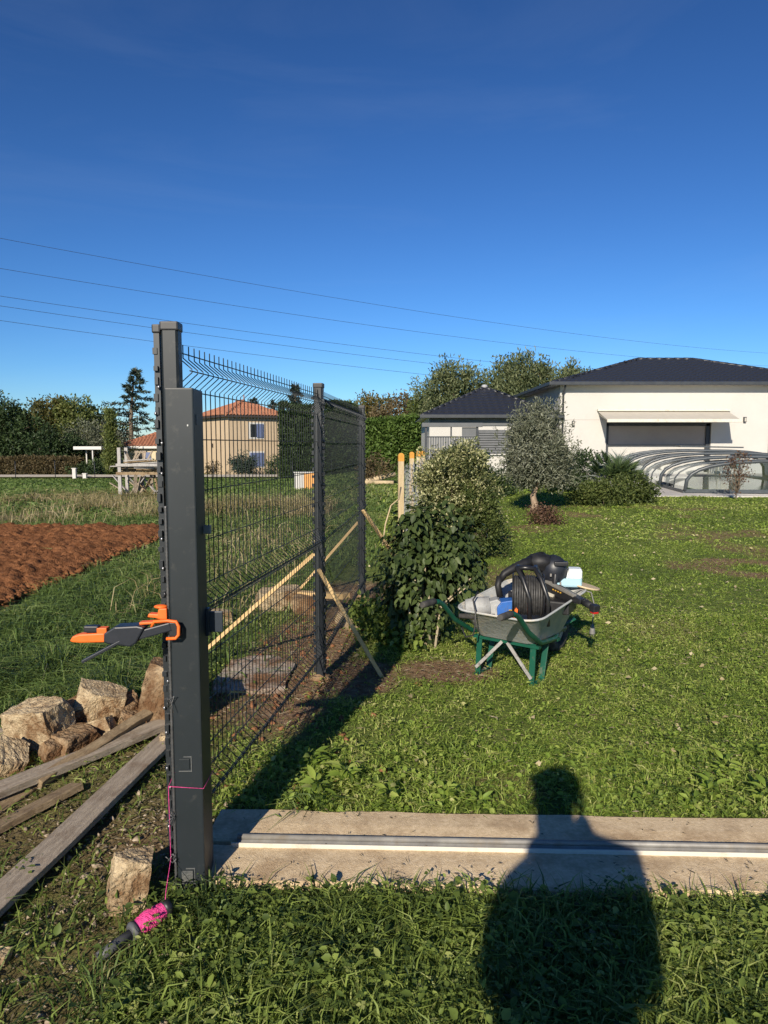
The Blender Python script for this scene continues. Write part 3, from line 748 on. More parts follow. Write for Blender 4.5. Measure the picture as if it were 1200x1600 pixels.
# cable drum with tubular stand
m_cable = mat('black_cable', (.022, .022, .022), (.06, .058, .055), .5, 30, spec=.45)
m_tubeb = mat('black_tube', (.012, .012, .013), (.022, .021, .02), .35, 20, spec=.55)
dr = load('cable_drum', (.075, .06, .565), R(28), 'large black cable drum standing on edge in the wheelbarrow', 'cable drum', None)
dr.rotation_euler.x = R(4)
mb = MB(); mb.tube([(-.095, 0, 0), (.095, 0, 0)], .12, 28); mb.build('core', m_black, dr)
mb = MB()
for k in range(12): mb.torus((-.088+.016*k, random.uniform(-.003, .003), random.uniform(-.003, .003)), .130+random.uniform(-.004, .004), .0088, 'x', 36, 8)
mb.build('wound_cable', m_cable, dr)['kind'] = 'stuff'
for sx in (-1, 1):
    mb = MB(); mb.tube([(sx*.098, 0, 0), (sx*.102, 0, 0), (sx*.108, 0, 0)], [.150, .155, .150], 32); mb.build('flange', m_black, dr)
    mb = MB(); mb.tube([(sx*.06+.07, -.17, -.16), (sx*.06+.065, -.175, .03), (sx*.06+.02, -.13, .15), (sx*.06-.02, -.06, .205), (sx*.06-.01, .02, .20), (sx*.06+.03, .13, .10), (sx*.06+.05, .17, -.12)], .0155, 9); mb.build('stand_tube', m_tubeb, dr)
mb = MB(); mb.tube([(-.135, 0, 0), (.135, 0, 0)], .024, 10); mb.build('axle', m_black, dr)
mb = MB(); mb.tube([(-.08, -.06, .205), (-.02, -.065, .21), (.04, -.06, .205)], .017, 9); mb.build('carry_handle', m_tubeb, dr)
# black hose / blower tube and bag lying over the load
bl = load('leaf_blower', (-.06, .30, .66), R(34), 'glossy black leaf blower lying over the cable drum', 'leaf blower')
m_gloss = mat('glossy_black_plastic', (.010, .010, .012), (.022, .022, .023), .55, 12, spec=.4)
mb = MB(); mb.tube([(-.20, -.10, -.03), (-.17, -.10, .02), (-.10, -.06, .055), (-.02, -.02, .085), (.05, .02, .10)], [.022, .027, .030, .034, .038], 14); mb.build('blower_tube', m_gloss, bl)
mb = MB(); mb.tube([(-.20, -.10, .0), (-.215, -.12, -.06), (-.20, -.13, -.14)], [.024, .023, .023], 12); mb.build('tube_elbow', m_gloss, bl)
mb = MB(); mb.blob((.10, .04, .085), (.10, .085, .072), 14, 10, jit=.12); mb.build('fan_housing', m_gloss, bl)
mb = MB(); mb.blob((.20, .03, .03), (.10, .09, .11), 12, 8, jit=.08); mb.build('motor_cover', m_navy, bl)
mb = MB(); mb.box((.24, -.04, .09), (.10, .06, .03)); mb.tube([(.20, -.06, .02), (.19, -.07, -.08), (.21, -.06, -.13)], .018, 8); mb.build('grip', m_black, bl, .006)
for k in range(3):
    mb = MB(); mb.box((.165+.035*k, -.068, .01-.03*k), (.012, .01, .022)); mb.build('clip', m_galv, bl, .002)
# jerrycan
m_can = bpy.data.materials.new('milky_plastic'); m_can.use_nodes = True
b_ = m_can.node_tree.nodes['Principled BSDF']; b_.inputs['Base Color'].default_value = (.72, .76, .76, 1); b_.inputs['Roughness'].default_value = .35
b_.inputs['Subsurface Weight'].default_value = .4; b_.inputs['Subsurface Radius'].default_value = (.02, .02, .02); b_.inputs['Subsurface Scale'].default_value = .5
m_fluid = mat('pale_blue_fluid', (.36, .56, .66), (.40, .60, .69), .35, 4)
can = load('washer_fluid_jerrycan', (.165, .50, .575), R(30), 'translucent white jerrycan half full of pale blue liquid', 'jerrycan')
mb = MB(); mb.loft([rrect(-.10, .10, -.055, .055, 0, .02), rrect(-.105, .105, -.06, .06, .012, .022), rrect(-.105, .105, -.06, .06, .062, .022)], smooth=False); mb.build('blue_liquid_level', m_fluid, can)
mb = MB(); mb.loft([rrect(-.105, -.012, -.06, .06, .062, .02), rrect(-.105, -.012, -.06, .06, .115, .02), rrect(-.098, -.02, -.05, .05, .135, .02)])
mb.loft([rrect(.004, .105, -.06, .06, .062, .02), rrect(.004, .105, -.06, .06, .112, .02), rrect(.012, .098, -.05, .05, .132, .02)]); mb.box((-.003, 0, .085), (.02, .09, .05)); mb.build('bottle_body', m_can, can, .004)
mb = MB(); mb.tube([(-.045, 0, .13), (-.045, 0, .152)], .02, 12); mb.build('cap', m_white, can)
# grey and blue power tool
pt = load('rotary_hammer', (-.10, -.10, .465), R(34), 'grey and blue power tool with orange end in the tray', 'power tool')
m_gtool = mat('dusty_grey_casing', (.30, .30, .29), (.42, .42, .40), .55, 9, .1, 40, spec=.4, dirt=(.20, .18, .15), dscale=14, dlo=.55, dhi=.7)
m_blue = mat('blue_casing', (.02, .10, .36), (.03, .13, .42), .5, 12, spec=.4, dirt=(.08, .09, .12), dscale=16, dlo=.58, dhi=.7)
mb = MB(); mb.tube([(-.20, 0, .01), (-.19, 0, .01), (-.12, 0, .02), (-.03, 0, .03)], [.045, .062, .068, .066], 16); mb.build('motor_housing', m_gtool, pt)
mb = MB(); mb.prism([(-.10, .05), (.02, .085), (.05, .06), (.05, -.04), (-.10, -.04)], 'y', -.045, .07); mb.build('gear_case', m_gtool, pt, .008)
mb = MB(); mb.prism([(.02, -.06), (.105, -.05), (.125, .085), (.045, .072), (.015, .03)], 'y', -.068, .055); mb.build('blue_cover', m_blue, pt, .006)
mb = MB(); mb.box((.107, -.068, -.005), (.025, .006, .05)); mb.build('yellow_label', mat('yellow_sticker', (.55, .36, .02), (.5, .30, .02), .5), pt)
mb = MB(); mb.prism([(.128, -.06), (.152, -.06), (.158, .10), (.140, .105)], 'y', -.07, .05); mb.build('orange_guard', m_orange, pt, .003)
mb = MB(); mb.tube([(-.24, -.04, -.035), (-.10, -.075, -.03), (.0, -.085, -.025)], [.016, .022, .018], 9); mb.build('rubber_handle', m_rubber, pt)
# cord hanging over the rim
mb = MB(); mb.tube([MWB @ Vector(p) for p in [(-.17, -.20, .60), (-.16, -.28, .56), (-.12, -.315, .49), (-.115, -.325, .40), (-.13, -.32, .33), (-.20, -.30, .30), (-.27, -.22, .31), (-.33, -.18, .36), (-.36, -.22, .42)]], .0055, 7)
o = mb.build('black_cord_loop', m_cable); tag(o, 'black cord hanging in a loop over the rear rim of the tray', 'cord')
# black saw with red end
sw = load('reciprocating_saw', (.26, .30, .545), R(-28), 'black power tool with red tip resting on the right rim', 'power tool')
sw.rotation_euler.y = R(5)
m_red = mat('red_plastic', (.45, .02, .015), None, .45)
mb = MB(); mb.prism([(-.25, -.03), (-.05, -.035), (.10, -.02), (.17, -.012), (.17, .022), (.05, .03), (-.10, .045), (-.25, .03)], 'y', -.032, .032); mb.build('body', m_black, sw, .008)
mb = MB(); mb.tube([(.165, 0, .005), (.20, 0, .005), (.27, 0, .0)], [.022, .026, .024], 12); mb.build('nose', m_gloss, sw)
mb = MB(); mb.box((.285, 0, -.004), (.05, .055, .05)); mb.build('battery_block', m_black, sw, .008)
mb = MB(); mb.box((.292, -.005, -.03), (.04, .04, .014)); mb.build('red_tip', m_red, sw, .004)
mb = MB(); mb.prism([(-.235, -.06), (-.12, -.05), (-.10, -.02), (-.20, -.02)], 'y', -.04, .0); mb.build('white_label', m_white, sw, .002)
mb = MB(); mb.bar((-.22, -.02, .048), (.10, -.02, .03), .03, .02); mb.build('steel_bar', m_galv, sw, .003)
for k in range(4):
    mb = MB(); mb.box((-.12+.028*k, -.034, .015), (.010, .006, .008)); mb.build('yellow_mark', mat('yellow_print', (.62, .36, .04), None, .5) if k == 0 else MATS['yellow_print'], sw)
# second plank of tool load: black case parts
cs = load('tool_case', (.10, .25, .44), R(10), 'flat black tool case lying in the tray under the jerrycan', 'tool case')
mb = MB(); mb.box((.02, .05, .03), (.36, .24, .09)); mb.build('shell', m_black, cs, .012)
mb = MB(); mb.box((.0, -.072, .05), (.10, .012, .02)); mb.build('latch', m_galv, cs, .003)
# wooden disc
wdn = load('wooden_disc', (.25, .60, .565), 0, 'round pale wooden board poking out behind the jerrycan', 'board')
wdn.rotation_euler = (R(-8), R(10), WB_A)
mb = MB(); mb.tube([(0, 0, 0), (0, 0, .012)], .12, 28); mb.build('disc', mat('pale_plywood', (.52, .40, .24), (.62, .49, .31), .7, 6), wdn)
# plug on its cord over the front corner
pc = load('mains_plug', (.325, .52, .54), 0, 'grey mains plug dangling on its cord off the front corner', 'plug')
m_plug = mat('grey_rubber_plug', (.16, .16, .155), (.22, .21, .2), .6, 30)
mb = MB(); mb.tube([(-.12, -.08, -.02), (-.05, -.02, .02), (.015, .012, .0), (.035, .02, -.08), (.03, .02, -.20), (.028, .02, -.235)], .005, 7); mb.build('cord', m_plug, pc)
mb = MB(); mb.tube([(.028, .02, -.23), (.028, .02, -.255), (.028, .02, -.30), (.028, .02, -.305)], [.008, .016, .022, .020], 12); mb.build('plug_body', m_plug, pc)
for q in (-1, 1):
    mb = MB(); mb.tube([(.028+q*.0095, .02, -.304), (.028+q*.0095, .02, -.325)], .0025, 6); mb.build('pin', m_galv, pc)
# ------------------------------------------------------------------ buildings
m_wall = mat('white_render', (.50, .482, .448), (.53, .512, .475), .9, .8, .2, 60, spec=.2, dirt=(.46, .435, .395), dscale=.9, dlo=.60, dhi=.9)
m_slate = mat('dark_tile', (.018, .020, .026), (.030, .032, .040), .42, 6, spec=.5)
m_gutter = mat('grey_gutter', (.035, .040, .048), (.05, .055, .06), .45, 4)
m_greyboard = mat('grey_cladding', (.10, .105, .11), (.125, .13, .135), .55, 3)
m_shut = mat('brown_grey_screen', (.36, .305, .27), (.39, .335, .295), .7, 2)
m_sofft = mat('pale_soffit', (.55, .53, .50), None, .8)
m_awn = mat('cream_awning_cloth', (.48, .445, .38), (.52, .48, .41), .85, 3)
m_win = mat('dark_window_glass', (.02, .024, .03), None, .08, spec=.8)

def tile_mesh(name, w_, l_, m, curve=.03, n=5):
    mb = MB(); vs = []; fs = []
    for j, (y, dz) in enumerate(((0, .028), (l_*1.08, 0.0))):
        for i in range(n+1):
            t = i/n; vs.append(((t-.5)*w_, y, dz+curve*math.sin(math.pi*2*t)*.5+.012))
    for i in range(n): fs.append((i, i+1, n+1+i+1, n+1+i))
    k = len(vs)
    for i in range(n+1): vs.append((vs[i][0], 0, vs[i][2]-.03))
    for i in range(n): fs.append((k+i, k+i+1, i+1, i))
    me = bpy.data.meshes.new(name); me.from_pydata(vs, [], fs); me.materials.append(m)
    return me
def roof_plane(parent, a, b, c, d, m, tile=None, tw=.32, tl=.36, limit=0, name='roof_slope'):
    """a, b eave ends; d, c the ends above them (c above b). tiles laid as objects up to limit, rest as one stuff part"""
    a, b, c, d = [Vector(p) for p in (a, b, c, d)]
    mb = MB(); mb.add([a, b, c, d] if (c-d).length > 1e-3 else [a, b, c], [(0, 1, 2, 3)] if (c-d).length > 1e-3 else [(0, 1, 2)])
    sl = mb.build(name, m, parent)
    if tile is None: return sl
    u = (b-a).normalized(); n = u.cross((d-a)).normalized()
    if n.z < 0: n = -n
    v = n.cross(u).normalized()
    if v.dot(d-a) < 0: v = -v
    W = (b-a).length; H = (d-a).dot(v); x0, x1 = (d-a).dot(u), (c-a).dot(u)
    M = Matrix((u, v, n)).transposed()
    spots = []
    rws = int(H/tl)
    for r in range(rws):
        t = (r*tl+.5*tl)/H; lo = x0*t; hi = W+(x1-W)*t
        k = math.ceil(lo/tw)
        while k*tw < hi-.02:
            spots.append(a+u*(k*tw+tw*.5*0)+v*(r*tl-.03)+n*.012); k += 1
    for p in spots[:limit]:
        o = link(bpy.data.objects.new('roof_tile', tile), sl); o.location = p; o.rotation_euler = M.to_euler()
    if len(spots) > limit:
        mb = MB()
        for p in spots[limit:]:
            mb.add([p+M @ q.co for q in tile.vertices], [tuple(f.vertices) for f in tile.polygons])
        o = mb.build('roof_tiles', m, sl); o['kind'] = 'stuff'
    return sl
def ridge(parent, p, q, m, r=.09, name='ridge_cap'):
    p, q = Vector(p), Vector(q); n = max(2, int((q-p).length/.4)); mb = MB()
    for k in range(n):
        s, e = p+(q-p)*k/n, p+(q-p)*(k+1.08)/n
        mb.tube([s, e], [r, r*.88], 8)
    return mb.build(name, m, parent)

GZ = .30
WY = 32.0
# ---- main white house
H = empty('white_house', (0, 0, 0), 0, 'tall white rendered house with dark hipped tile roof and cream awning', 'house')
wx0, wx1, wy0, wy1, ez = 7.85, 20.2, WY, WY+8.0, 4.25
ox0, ox1, oz0, oz1 = 9.95, 14.65, GZ, 2.62
mb = MB()
# front wall pieces round the opening, then the other walls
mb.box(((wx0+ox0)/2, wy0+.15, (ez+GZ-.5)/2), (ox0-wx0, .3, ez-GZ+.5)); mb.box(((wx1+ox1)/2, wy0+.15, (ez+GZ-.5)/2), (wx1-ox1, .3, ez-GZ+.5))
mb.box(((ox0+ox1)/2, wy0+.15, (ez+oz1)/2), (ox1-ox0, .3, ez-oz1))
mb.box((wx0+.15, (wy0+.3+wy1)/2, (ez+GZ-.5)/2), (.3, wy1-wy0-.3, ez-GZ+.5)); mb.box((wx1-.15, (wy0+.3+wy1)/2, (ez+GZ-.5)/2), (.3, wy1-wy0-.3, ez-GZ+.5))
mb.box(((wx0+wx1)/2, wy1-.15, (ez+GZ-.5)/2), (wx1-wx0-.6, .3, ez-GZ+.5))
mb.build('wall', m_wall, H)
mb = MB(); mb.box((9.2, wy0-.003, 2.72), (3.0, .012, .03)); mb.build('render_joint', mat('joint_shadow_gap', (.45, .42, .38)), H)
ea = .5
E = [(wx0-ea, wy0-ea), (wx1+ea, wy0-ea), (wx1+ea, wy1+ea), (wx0-ea, wy1+ea)]
rz_, ry = 5.85, (wy0+wy1)/2
rl, rr2 = (12.65, ry, rz_), (15.4, ry, rz_)
ec = [(x, y, ez+.06) for x, y in E]
tl_main = tile_mesh('roof_tile', .33, .36, m_slate)
front = roof_plane(H, ec[0], ec[1], rr2, rl, m_slate, tl_main, .33, .36, 300)
roof_plane(H, ec[3], ec[0], rl, rl, m_slate, tl_main, .33, .36, 0)
roof_plane(H, ec[1], ec[2], rr2, rr2, m_slate); roof_plane(H, ec[2], ec[3], rl, rr2, m_slate)
ridge(H, rl, rr2, m_slate); ridge(H, ec[0], rl, m_slate); ridge(H, ec[1], rr2, m_slate); ridge(H, ec[3], rl, m_slate)
mb = MB(); mb.box(((E[0][0]+E[1][0])/2, (E[0][1]+E[2][1])/2, ez+.02), (E[1][0]-E[0][0]-.06, E[2][1]-E[0][1]-.06, .05)); mb.build('soffit', m_sofft, H)
mb = MB(); mb.box(((E[0][0]+E[1][0])/2, E[0][1]-.05, ez+.03), (E[1][0]-E[0][0]+.2, .12, .15)); mb.box((E[0][0]-.05, (E[0][1]+E[3][1])/2, ez+.03), (.12, E[3][1]-E[0][1], .15)); mb.build('gutter', m_gutter, H, .02)
for x in (wx0+.12, 17.25):
    mb = MB(); mb.tube([(x, wy0-.42, ez), (x, wy0-.38, ez-.12), (x, wy0-.08, ez-.4), (x, wy0-.07, GZ)], .045, 8); mb.build('downpipe', m_gutter, H)
sx0, sx1 = ox0+.04, ox1-.04
mb = MB(); mb.box(((ox0+ox1)/2, wy0+.26, (oz0+oz1)/2), (ox1-ox0, .04, oz1-oz0)); mb.build('roller_shutter', m_wall, H)
mb = MB(); mb.box(((ox0+ox1)/2, wy0+.18, 2.09), (sx1-sx0-.16, .03, 1.05)); mb.build('screen_panel', m_shut, H)
fr = MB(); fr.box(((ox0+ox1)/2, wy0+.14, oz1-.09), (ox1-ox0-.02, .12, .17)); fr.box((ox0+.07, wy0+.14, 1.5), (.12, .12, 2.1)); fr.box((ox1-.10, wy0+.14, 1.5), (.18, .12, 2.1)); fr.build('frame', m_gutter, H)
mb = MB(); mb.box(((ox0+ox1)/2, wy0+.17, 1.58), (sx1-sx0-.16, .05, .05)); mb.build('bottom_bar', m_gutter, H)
for x, z in ((8.45, 2.55), (16.1, 2.72)):
    mb = MB(); mb.box((x, wy0-.06, z), (.11, .11, .24)); L_ = mb.build('wall_light', m_gutter, H, .01)
    mb = MB(); mb.box((x, wy0-.118, z), (.07, .006, .16)); mb.build('diffuser', mat('lamp_diffuser', (.45, .42, .36)) if x < 9 else MATS['lamp_diffuser'], L_)
aw = empty('awning', (0, 0, 0), 0, 'cream cloth awning stretched over the wide window of the white house', 'awning')
mb = MB(); mb.add([(9.55, wy0-.05, 3.08), (15.35, wy0-.05, 3.08), (15.10, wy0-1.7, 2.66), (9.45, wy0-1.7, 2.66), (9.55, wy0-.05, 3.05), (15.35, wy0-.05, 3.05), (15.10, wy0-1.7, 2.63), (9.45, wy0-1.7, 2.63)], [(0, 1, 2, 3), (7, 6, 5, 4), (0, 3, 7, 4), (1, 5, 6, 2), (3, 2, 6, 7), (0, 4, 5, 1)]); mb.build('cloth', m_awn, aw)
mb = MB(); mb.box((12.28, wy0-1.74, 2.62), (5.70, .09, .14)); mb.build('front_bar', m_white, aw, .02)
mb = MB(); mb.box((12.45, wy0-.10, 3.14), (5.9, .18, .10)); mb.build('cassette', m_white, aw, .02)
for x in (9.62, 15.0):
    mb = MB(); mb.tube([(x, wy0-.05, 2.95), (x+.02, wy0-.9, 2.72), (x, wy0-1.66, 2.62)], .03, 6); mb.build('folding_arm', m_white, aw)
# drying rack by the wall
dk = empty('drying_rack', (14.75, 30.6, GZ), 0, 'white folding drying rack with dark cloth standing by the bay', 'drying rack')
mb = MB()
for x in (-.4, .4):
    mb.tube([(x, -.2, 0), (x, .2, .95)], .02, 6); mb.tube([(x, .2, 0), (x, -.2, .95)], .02, 6)
mb.build('frame', m_white, dk)
for k in range(7):
    mb = MB(); mb.tube([(-.42, -.25+.08*k, .95), (.42, -.25+.08*k, .95)], .012, 5); mb.build('rail', m_white, dk)
mb = MB(); mb.box((.10, -.27, .62), (.22, .03, .66)); mb.build('dark_cloth', mat('dark_cloth', (.04, .04, .045)), dk, .01)
mb = MB(); mb.box((-.22, -.26, .66), (.30, .03, .58)); mb.build('white_cloth', m_white, dk, .01)
mb = MB(); mb.box((.34, -.26, .64), (.14, .03, .62)); mb.build('teal_cloth', mat('teal_cloth', (.15, .35, .36)), dk, .01)

# ---- low annex
A = empty('white_annex', (0, 0, 0), 0, 'low white annex with dark tiled pyramid roof left of the tall house', 'building')
ax0, ax1, ay0, ay1, az = 2.05, 7.55, WY+.2, WY+7.2, 2.86
mb = MB(); mb.box(((ax0+ax1)/2, (ay0+ay1)/2, (az+GZ-.5)/2), (ax1-ax0, ay1-ay0, az-GZ+.5)); mb.build('wall', m_wall, A)
mb = MB(); mb.box(((ax0+ax1)/2, ay0-.03, az-.22), (ax1-ax0+.02, .06, .36)); mb.build('grey_band', m_greyboard, A)
e2 = .38
B = [(ax0-e2, ay0-e2, az+.04), (ax1+e2, ay0-e2, az+.04), (ax1+e2, ay1+e2, az+.04), (ax0-e2, ay1+e2, az+.04)]
pk0, pk1 = ((ax0+ax1)/2+.1, ay0+2.9, 4.38), ((ax0+ax1)/2+.1, ay1-2.7, 4.38)
tl_an = tile_mesh('roof_tile', .33, .36, m_slate)
roof_plane(A, B[0], B[1], pk0, pk0, m_slate, tl_an, .33, .36, 300); roof_plane(A, B[3], B[0], pk0, pk1, m_slate); roof_plane(A, B[1], B[2], pk1, pk0, m_slate, tl_an, .33, .36, 0); roof_plane(A, B[2], B[3], pk1, pk1, m_slate)
ridge(A, B[0], pk0, m_slate); ridge(A, B[1], pk0, m_slate); ridge(A, pk0, pk1, m_slate)
mb = MB(); mb.blob((pk0[0], pk0[1]-.06, pk0[2]+.05), (.16, .14, .10), 10, 6); mb.build('ridge_finial', mat('lead_grey', (.35, .35, .36), None, .5), A)
mb = MB(); mb.box(((ax0+ax1)/2, ay0-e2-.05, az+.0), (ax1-ax0+2*e2+.15, .12, .15)); mb.build('gutter', m_gutter, A, .02)
mb = MB(); mb.box(((ax0+ax1)/2, (ay0+ay1)/2, az-.005), (ax1-ax0+2*e2-.1, ay1-ay0+2*e2-.1, .03)); mb.build('soffit', m_sofft, A)
# louvred window
wn = MB(); wn.box((5.35, ay0-.01, 1.74), (2.2, .06, 1.0)); win = wn.build('window', m_win, A)
mb = MB()
for z in (1.24, 2.24): mb.box((5.35, ay0-.05, z), (2.3, .08, .06))
for x in (4.22, 6.48): mb.box((x, ay0-.05, 1.74), (.06, .08, 1.06))
mb.build('frame', m_greyboard, win)
for k in range(9):
    mb = MB(); mb.box((5.35, ay0-.07, 1.30+.108*k), (2.18, .05, .085), Matrix.Rotation(R(-22), 3, 'X')); mb.build('shutter_slat', m_greyboard, win)
mb = MB(); mb.box((5.35, ay0-.06, 1.17), (2.36, .14, .05)); mb.build('sill', m_wall, win)
# grey slatted screen in front of the annex
S_ = empty('grey_garden_screen', (0, 0, 0), 0, 'grey slatted garden screen with top beam in front of the low annex', 'screen')
sy = 29.6
for x in (1.74, 3.86):
    mb = MB(); mb.box((x, sy, 1.36), (.09, .09, 2.28)); mb.build('post', m_gutter, S_)
for k in range(20):
    mb = MB(); mb.box((1.84+.103*k, sy, 1.10), (.085, .03, 1.62)); mb.build('slat', m_greyboard, S_)
mb = MB(); mb.box((2.80, sy, 1.93), (2.16, .05, .05)); mb.build('rail', m_gutter, S_)
mb = MB(); mb.box((2.82, sy-.02, 2.42), (2.50, .20, .17)); mb.build('top_beam', m_greyboard, S_, .01)
for x in (2.78,):
    mb = MB(); mb.box((x, sy, 2.14), (.06, .06, .38)); mb.build('short_post', m_gutter, S_)
mb = MB(); mb.box((3.52, sy+.01, 2.14), (.58, .03, .36)); mb.build('grey_panel', m_greyboard, S_)

# ---- terrace and telescopic pool enclosure
mb = MB(); mb.prism([(6.4, 17.9), (24, 17.4), (24, WY), (8.4, WY)], 'z', .0, GZ+.02); o = mb.build('pool_terrace', mat('pale_paving', (.46, .43, .39), (.54, .51, .46), .85, 3, .2, 60)); o['kind'] = 'structure'
PE = empty('pool_enclosure', (0, 0, 0), 0, 'low arched telescopic pool enclosure of glazed sections in front of the house', 'pool enclosure')
m_alu = mat('dark_aluminium', (.045, .055, .062), (.06, .07, .078), .4, 5, spec=.5)
m_pane = glassmat('clear_polycarbonate', (.70, .78, .83), .60)
bx, by = Vector((8.02, 18.9)), Vector((.165, .986)).normalized()
rt = Vector((by.y, -by.x))
def arch(s, wid, hgt, grow, n=16):
    """rib at distance s along the enclosure: points from the left foot over to the right foot"""
    out = []
    for k in range(n+1):
        t = math.pi*k/n
        u = wid/2*(1-math.copysign(abs(math.cos(t))**.75, math.cos(t)))-grow
        h = hgt*math.sin(t)**.62 if 0 < k < n else 0
        q = bx+by*s+rt*u
        out.append(Vector((q.x, q.y, GZ+.08+h)))
    return out
nseg = 4
for i in range(nseg):
    g0 = .10*i; wid = 5.2+2*g0; hg = .80+.07*i; s0, s1 = 2.65*i, 2.65*(i+1)
    fa = arch(s0, wid, hg, g0); fb = arch(s1, wid, hg, g0); mid = arch((s0+s1)/2, wid, hg, g0)
    mb = MB(); mb.tube(fa, .052, 8); mb.build('rib', m_alu, PE)
    if i == nseg-1:
        mb = MB(); mb.tube(fb, .045, 8); mb.build('rib', m_alu, PE)
    mb = MB(); mb.tube(mid, .02, 6); mb.build('glazing_bar', m_alu, PE)
    for (ra, rb_) in ((fa, mid), (mid, fb)):
        mb = MB(); vs = ra+rb_; n = len(ra)
        mb.add(vs, [(k, k+1, n+k+1, n+k) for k in range(n-1)], True); mb.build('pane', m_pane, PE)
    for f in (0, -1):
        mb = MB(); mb.bar(fa[f]-Vector((0, 0, .03)), fb[f]-Vector((0, 0, .03)), .10, .10); mb.build('foot_rail', m_alu, PE)
fa = arch(0, 5.2, .80, 0)
mb = MB(); n = len(fa); base = [Vector((p.x, p.y, GZ+.12)) for p in fa]
mb.add(fa+base, [(k, k+1, n+k+1, n+k) for k in range(1, n-2)]); mb.build('end_pane', m_pane, PE)
mb = MB(); mb.bar(fa[0], fa[-1], .08, .09); mb.build('end_sill', m_alu, PE)
for k in (6, 8, 10):
    mb = MB(); mb.tube([Vector((fa[k].x, fa[k].y, GZ+.1)), fa[k]], .022, 6); mb.build('end_mullion', m_alu, PE)
mb = MB()
q = bx+by*9.6+rt*2.0; mb.bar((q.x, q.y, GZ+1.24), (q.x+2.4, q.y-.1, GZ+1.20), .5, .05); mb.build('roof_hatch', m_alu, PE, .01)
# pool water inside
mb = MB(); qs = [bx+by*.5+rt*.6, bx+by*.5+rt*4.6, bx+by*10+rt*4.8, bx+by*10+rt*.6]
mb.prism([(p.x, p.y) for p in qs], 'z', GZ-.05, GZ+.035); o = mb.build('pool_water', mat('pool_water_blue', (.10, .24, .27), (.14, .30, .33), .05, 3, .1, 6, spec=.6)); o['kind'] = 'structure'
mb = MB()
for a_, b2, c_, d_ in ((.25, .55, .2, 10.3), (4.65, 4.95, .2, 10.3)):
    qs = [bx+by*c_+rt*a_, bx+by*c_+rt*b2, bx+by*d_+rt*b2, bx+by*d_+rt*a_]; mb.prism([(p.x, p.y) for p in qs], 'z', GZ, GZ+.06)
o = mb.build('pool_coping', m_white); o['kind'] = 'structure'

# ---- two-storey ochre house and the low house, red clay roofs
m_ochre = mat('ochre_render', (.49, .375, .25), (.53, .41, .275), .9, 1.5, .1, 50)
m_cream = mat('cream_render', (.54, .45, .30), (.58, .49, .33), .9, 1.5)
m_clay = mat('clay_tile', (.28, .11, .062), (.40, .185, .105), .8, 2.2, dirt=(.22, .09, .055), dscale=3, dlo=.55, dhi=.72)
m_fascia = mat('dark_fascia', (.05, .04, .035), None, .7)
m_blues = mat('blue_shutter', (.11, .14, .26), (.13, .165, .29), .6, 4)
m_trim = mat('white_trim', (.58, .565, .53), None, .7)
def clay_roof(parent, c4, pk0, pk1, zeave, ov):
    E = [(x, y, zeave) for x, y in c4]
    tl_ = tile_mesh('roof_tile', .30, .55, m_clay, .12, 4)
    if pk0 == pk1:
        P_ = [(E[0], E[1], pk0, pk0), (E[1], E[2], pk0, pk0), (E[2], E[3], pk0, pk0), (E[3], E[0], pk0, pk0)]
    else:
        P_ = [(E[0], E[1], pk1, pk0), (E[1], E[2], pk1, pk1), (E[2], E[3], pk0, pk1), (E[3], E[0], pk0, pk0)]
    for k, (a, b, c, d) in enumerate(P_): roof_plane(parent, a, b, c, d, m_clay, tl_ if k in (0, 1, 3) else None, .30, .55, 0)
    for e, p in zip(E, (pk0, pk1, pk1, pk0)): ridge(parent, e, p, m_clay, .13)
    if pk0 != pk1: ridge(parent, pk0, pk1, m_clay, .13)
Yh = empty('ochre_house', (-13.5, 62, -1.05), R(35), 'two storey ochre house with red tiled hip roof and blue shutters', 'house')
# local: corner at origin; +x runs along the right (tan) face, +y along the left (lit) face
fx, fyy, hh = 5.6, 7.5, 5.2
mb = MB(); mb.box((fx/2, fyy/2, hh/2-.3), (fx, fyy, hh+.6)); mb.build('wall', m_ochre, Yh)
ov = .45
clay_roof(Yh, [(-ov, -ov), (fx+ov, -ov), (fx+ov, fyy+ov), (-ov, fyy+ov)], (fx/2, 2.9, hh+1.5), (fx/2, fyy-2.9, hh+1.5), hh+.05, ov)
mb = MB(); mb.box((fx/2, fyy/2, hh-.06), (fx+2*ov-.05, fyy+2*ov-.05, .18)); mb.build('fascia', m_fascia, Yh)
mb = MB(); mb.tube([(fx/2, 2.9, hh+1.5), (fx/2, 2.9, hh+2.0)], .05, 6); mb.build('roof_finial', m_clay, Yh)
for z, single in ((3.9, False), (1.35, True)):
    mb = MB(); mb.box((2.6, -.02, z), (1.5, .06, 1.45)); fr_ = mb.build('window', m_trim, Yh)
    mb = MB(); mb.box((2.45, -.04, z), (.8, .05, 1.15)); mb.build('pane', m_win, fr_)
    mb = MB(); mb.box((2.95, -.09, z), (.62, .06, 1.2)); mb.build('shutter', m_blues, fr_)
    if single:
        mb = MB(); mb.box((2.28, -.09, z), (.6, .06, 1.2)); mb.build('shutter', m_blues, fr_)
mb = MB(); mb.box((-.06, 3.6, 2.6), (.12, .14, .35)); mb.build('wall_lamp', m_fascia, Yh)
Lh = empty('low_house', (-25.3, 68, -1.05), R(4), 'low cream house with red tiled roof beyond the timber rack', 'house')
mb = MB(); mb.box((4.2, 3.5, 1.1), (7.6, 7, 2.8)); mb.build('wall', m_cream, Lh)
clay_roof(Lh, [(-.1, -.5), (8.5, -.5), (8.5, 7.5), (-.1, 7.5)], (4.2, 3.5, 4.3), (4.3, 3.5, 4.3), 2.55, .5)
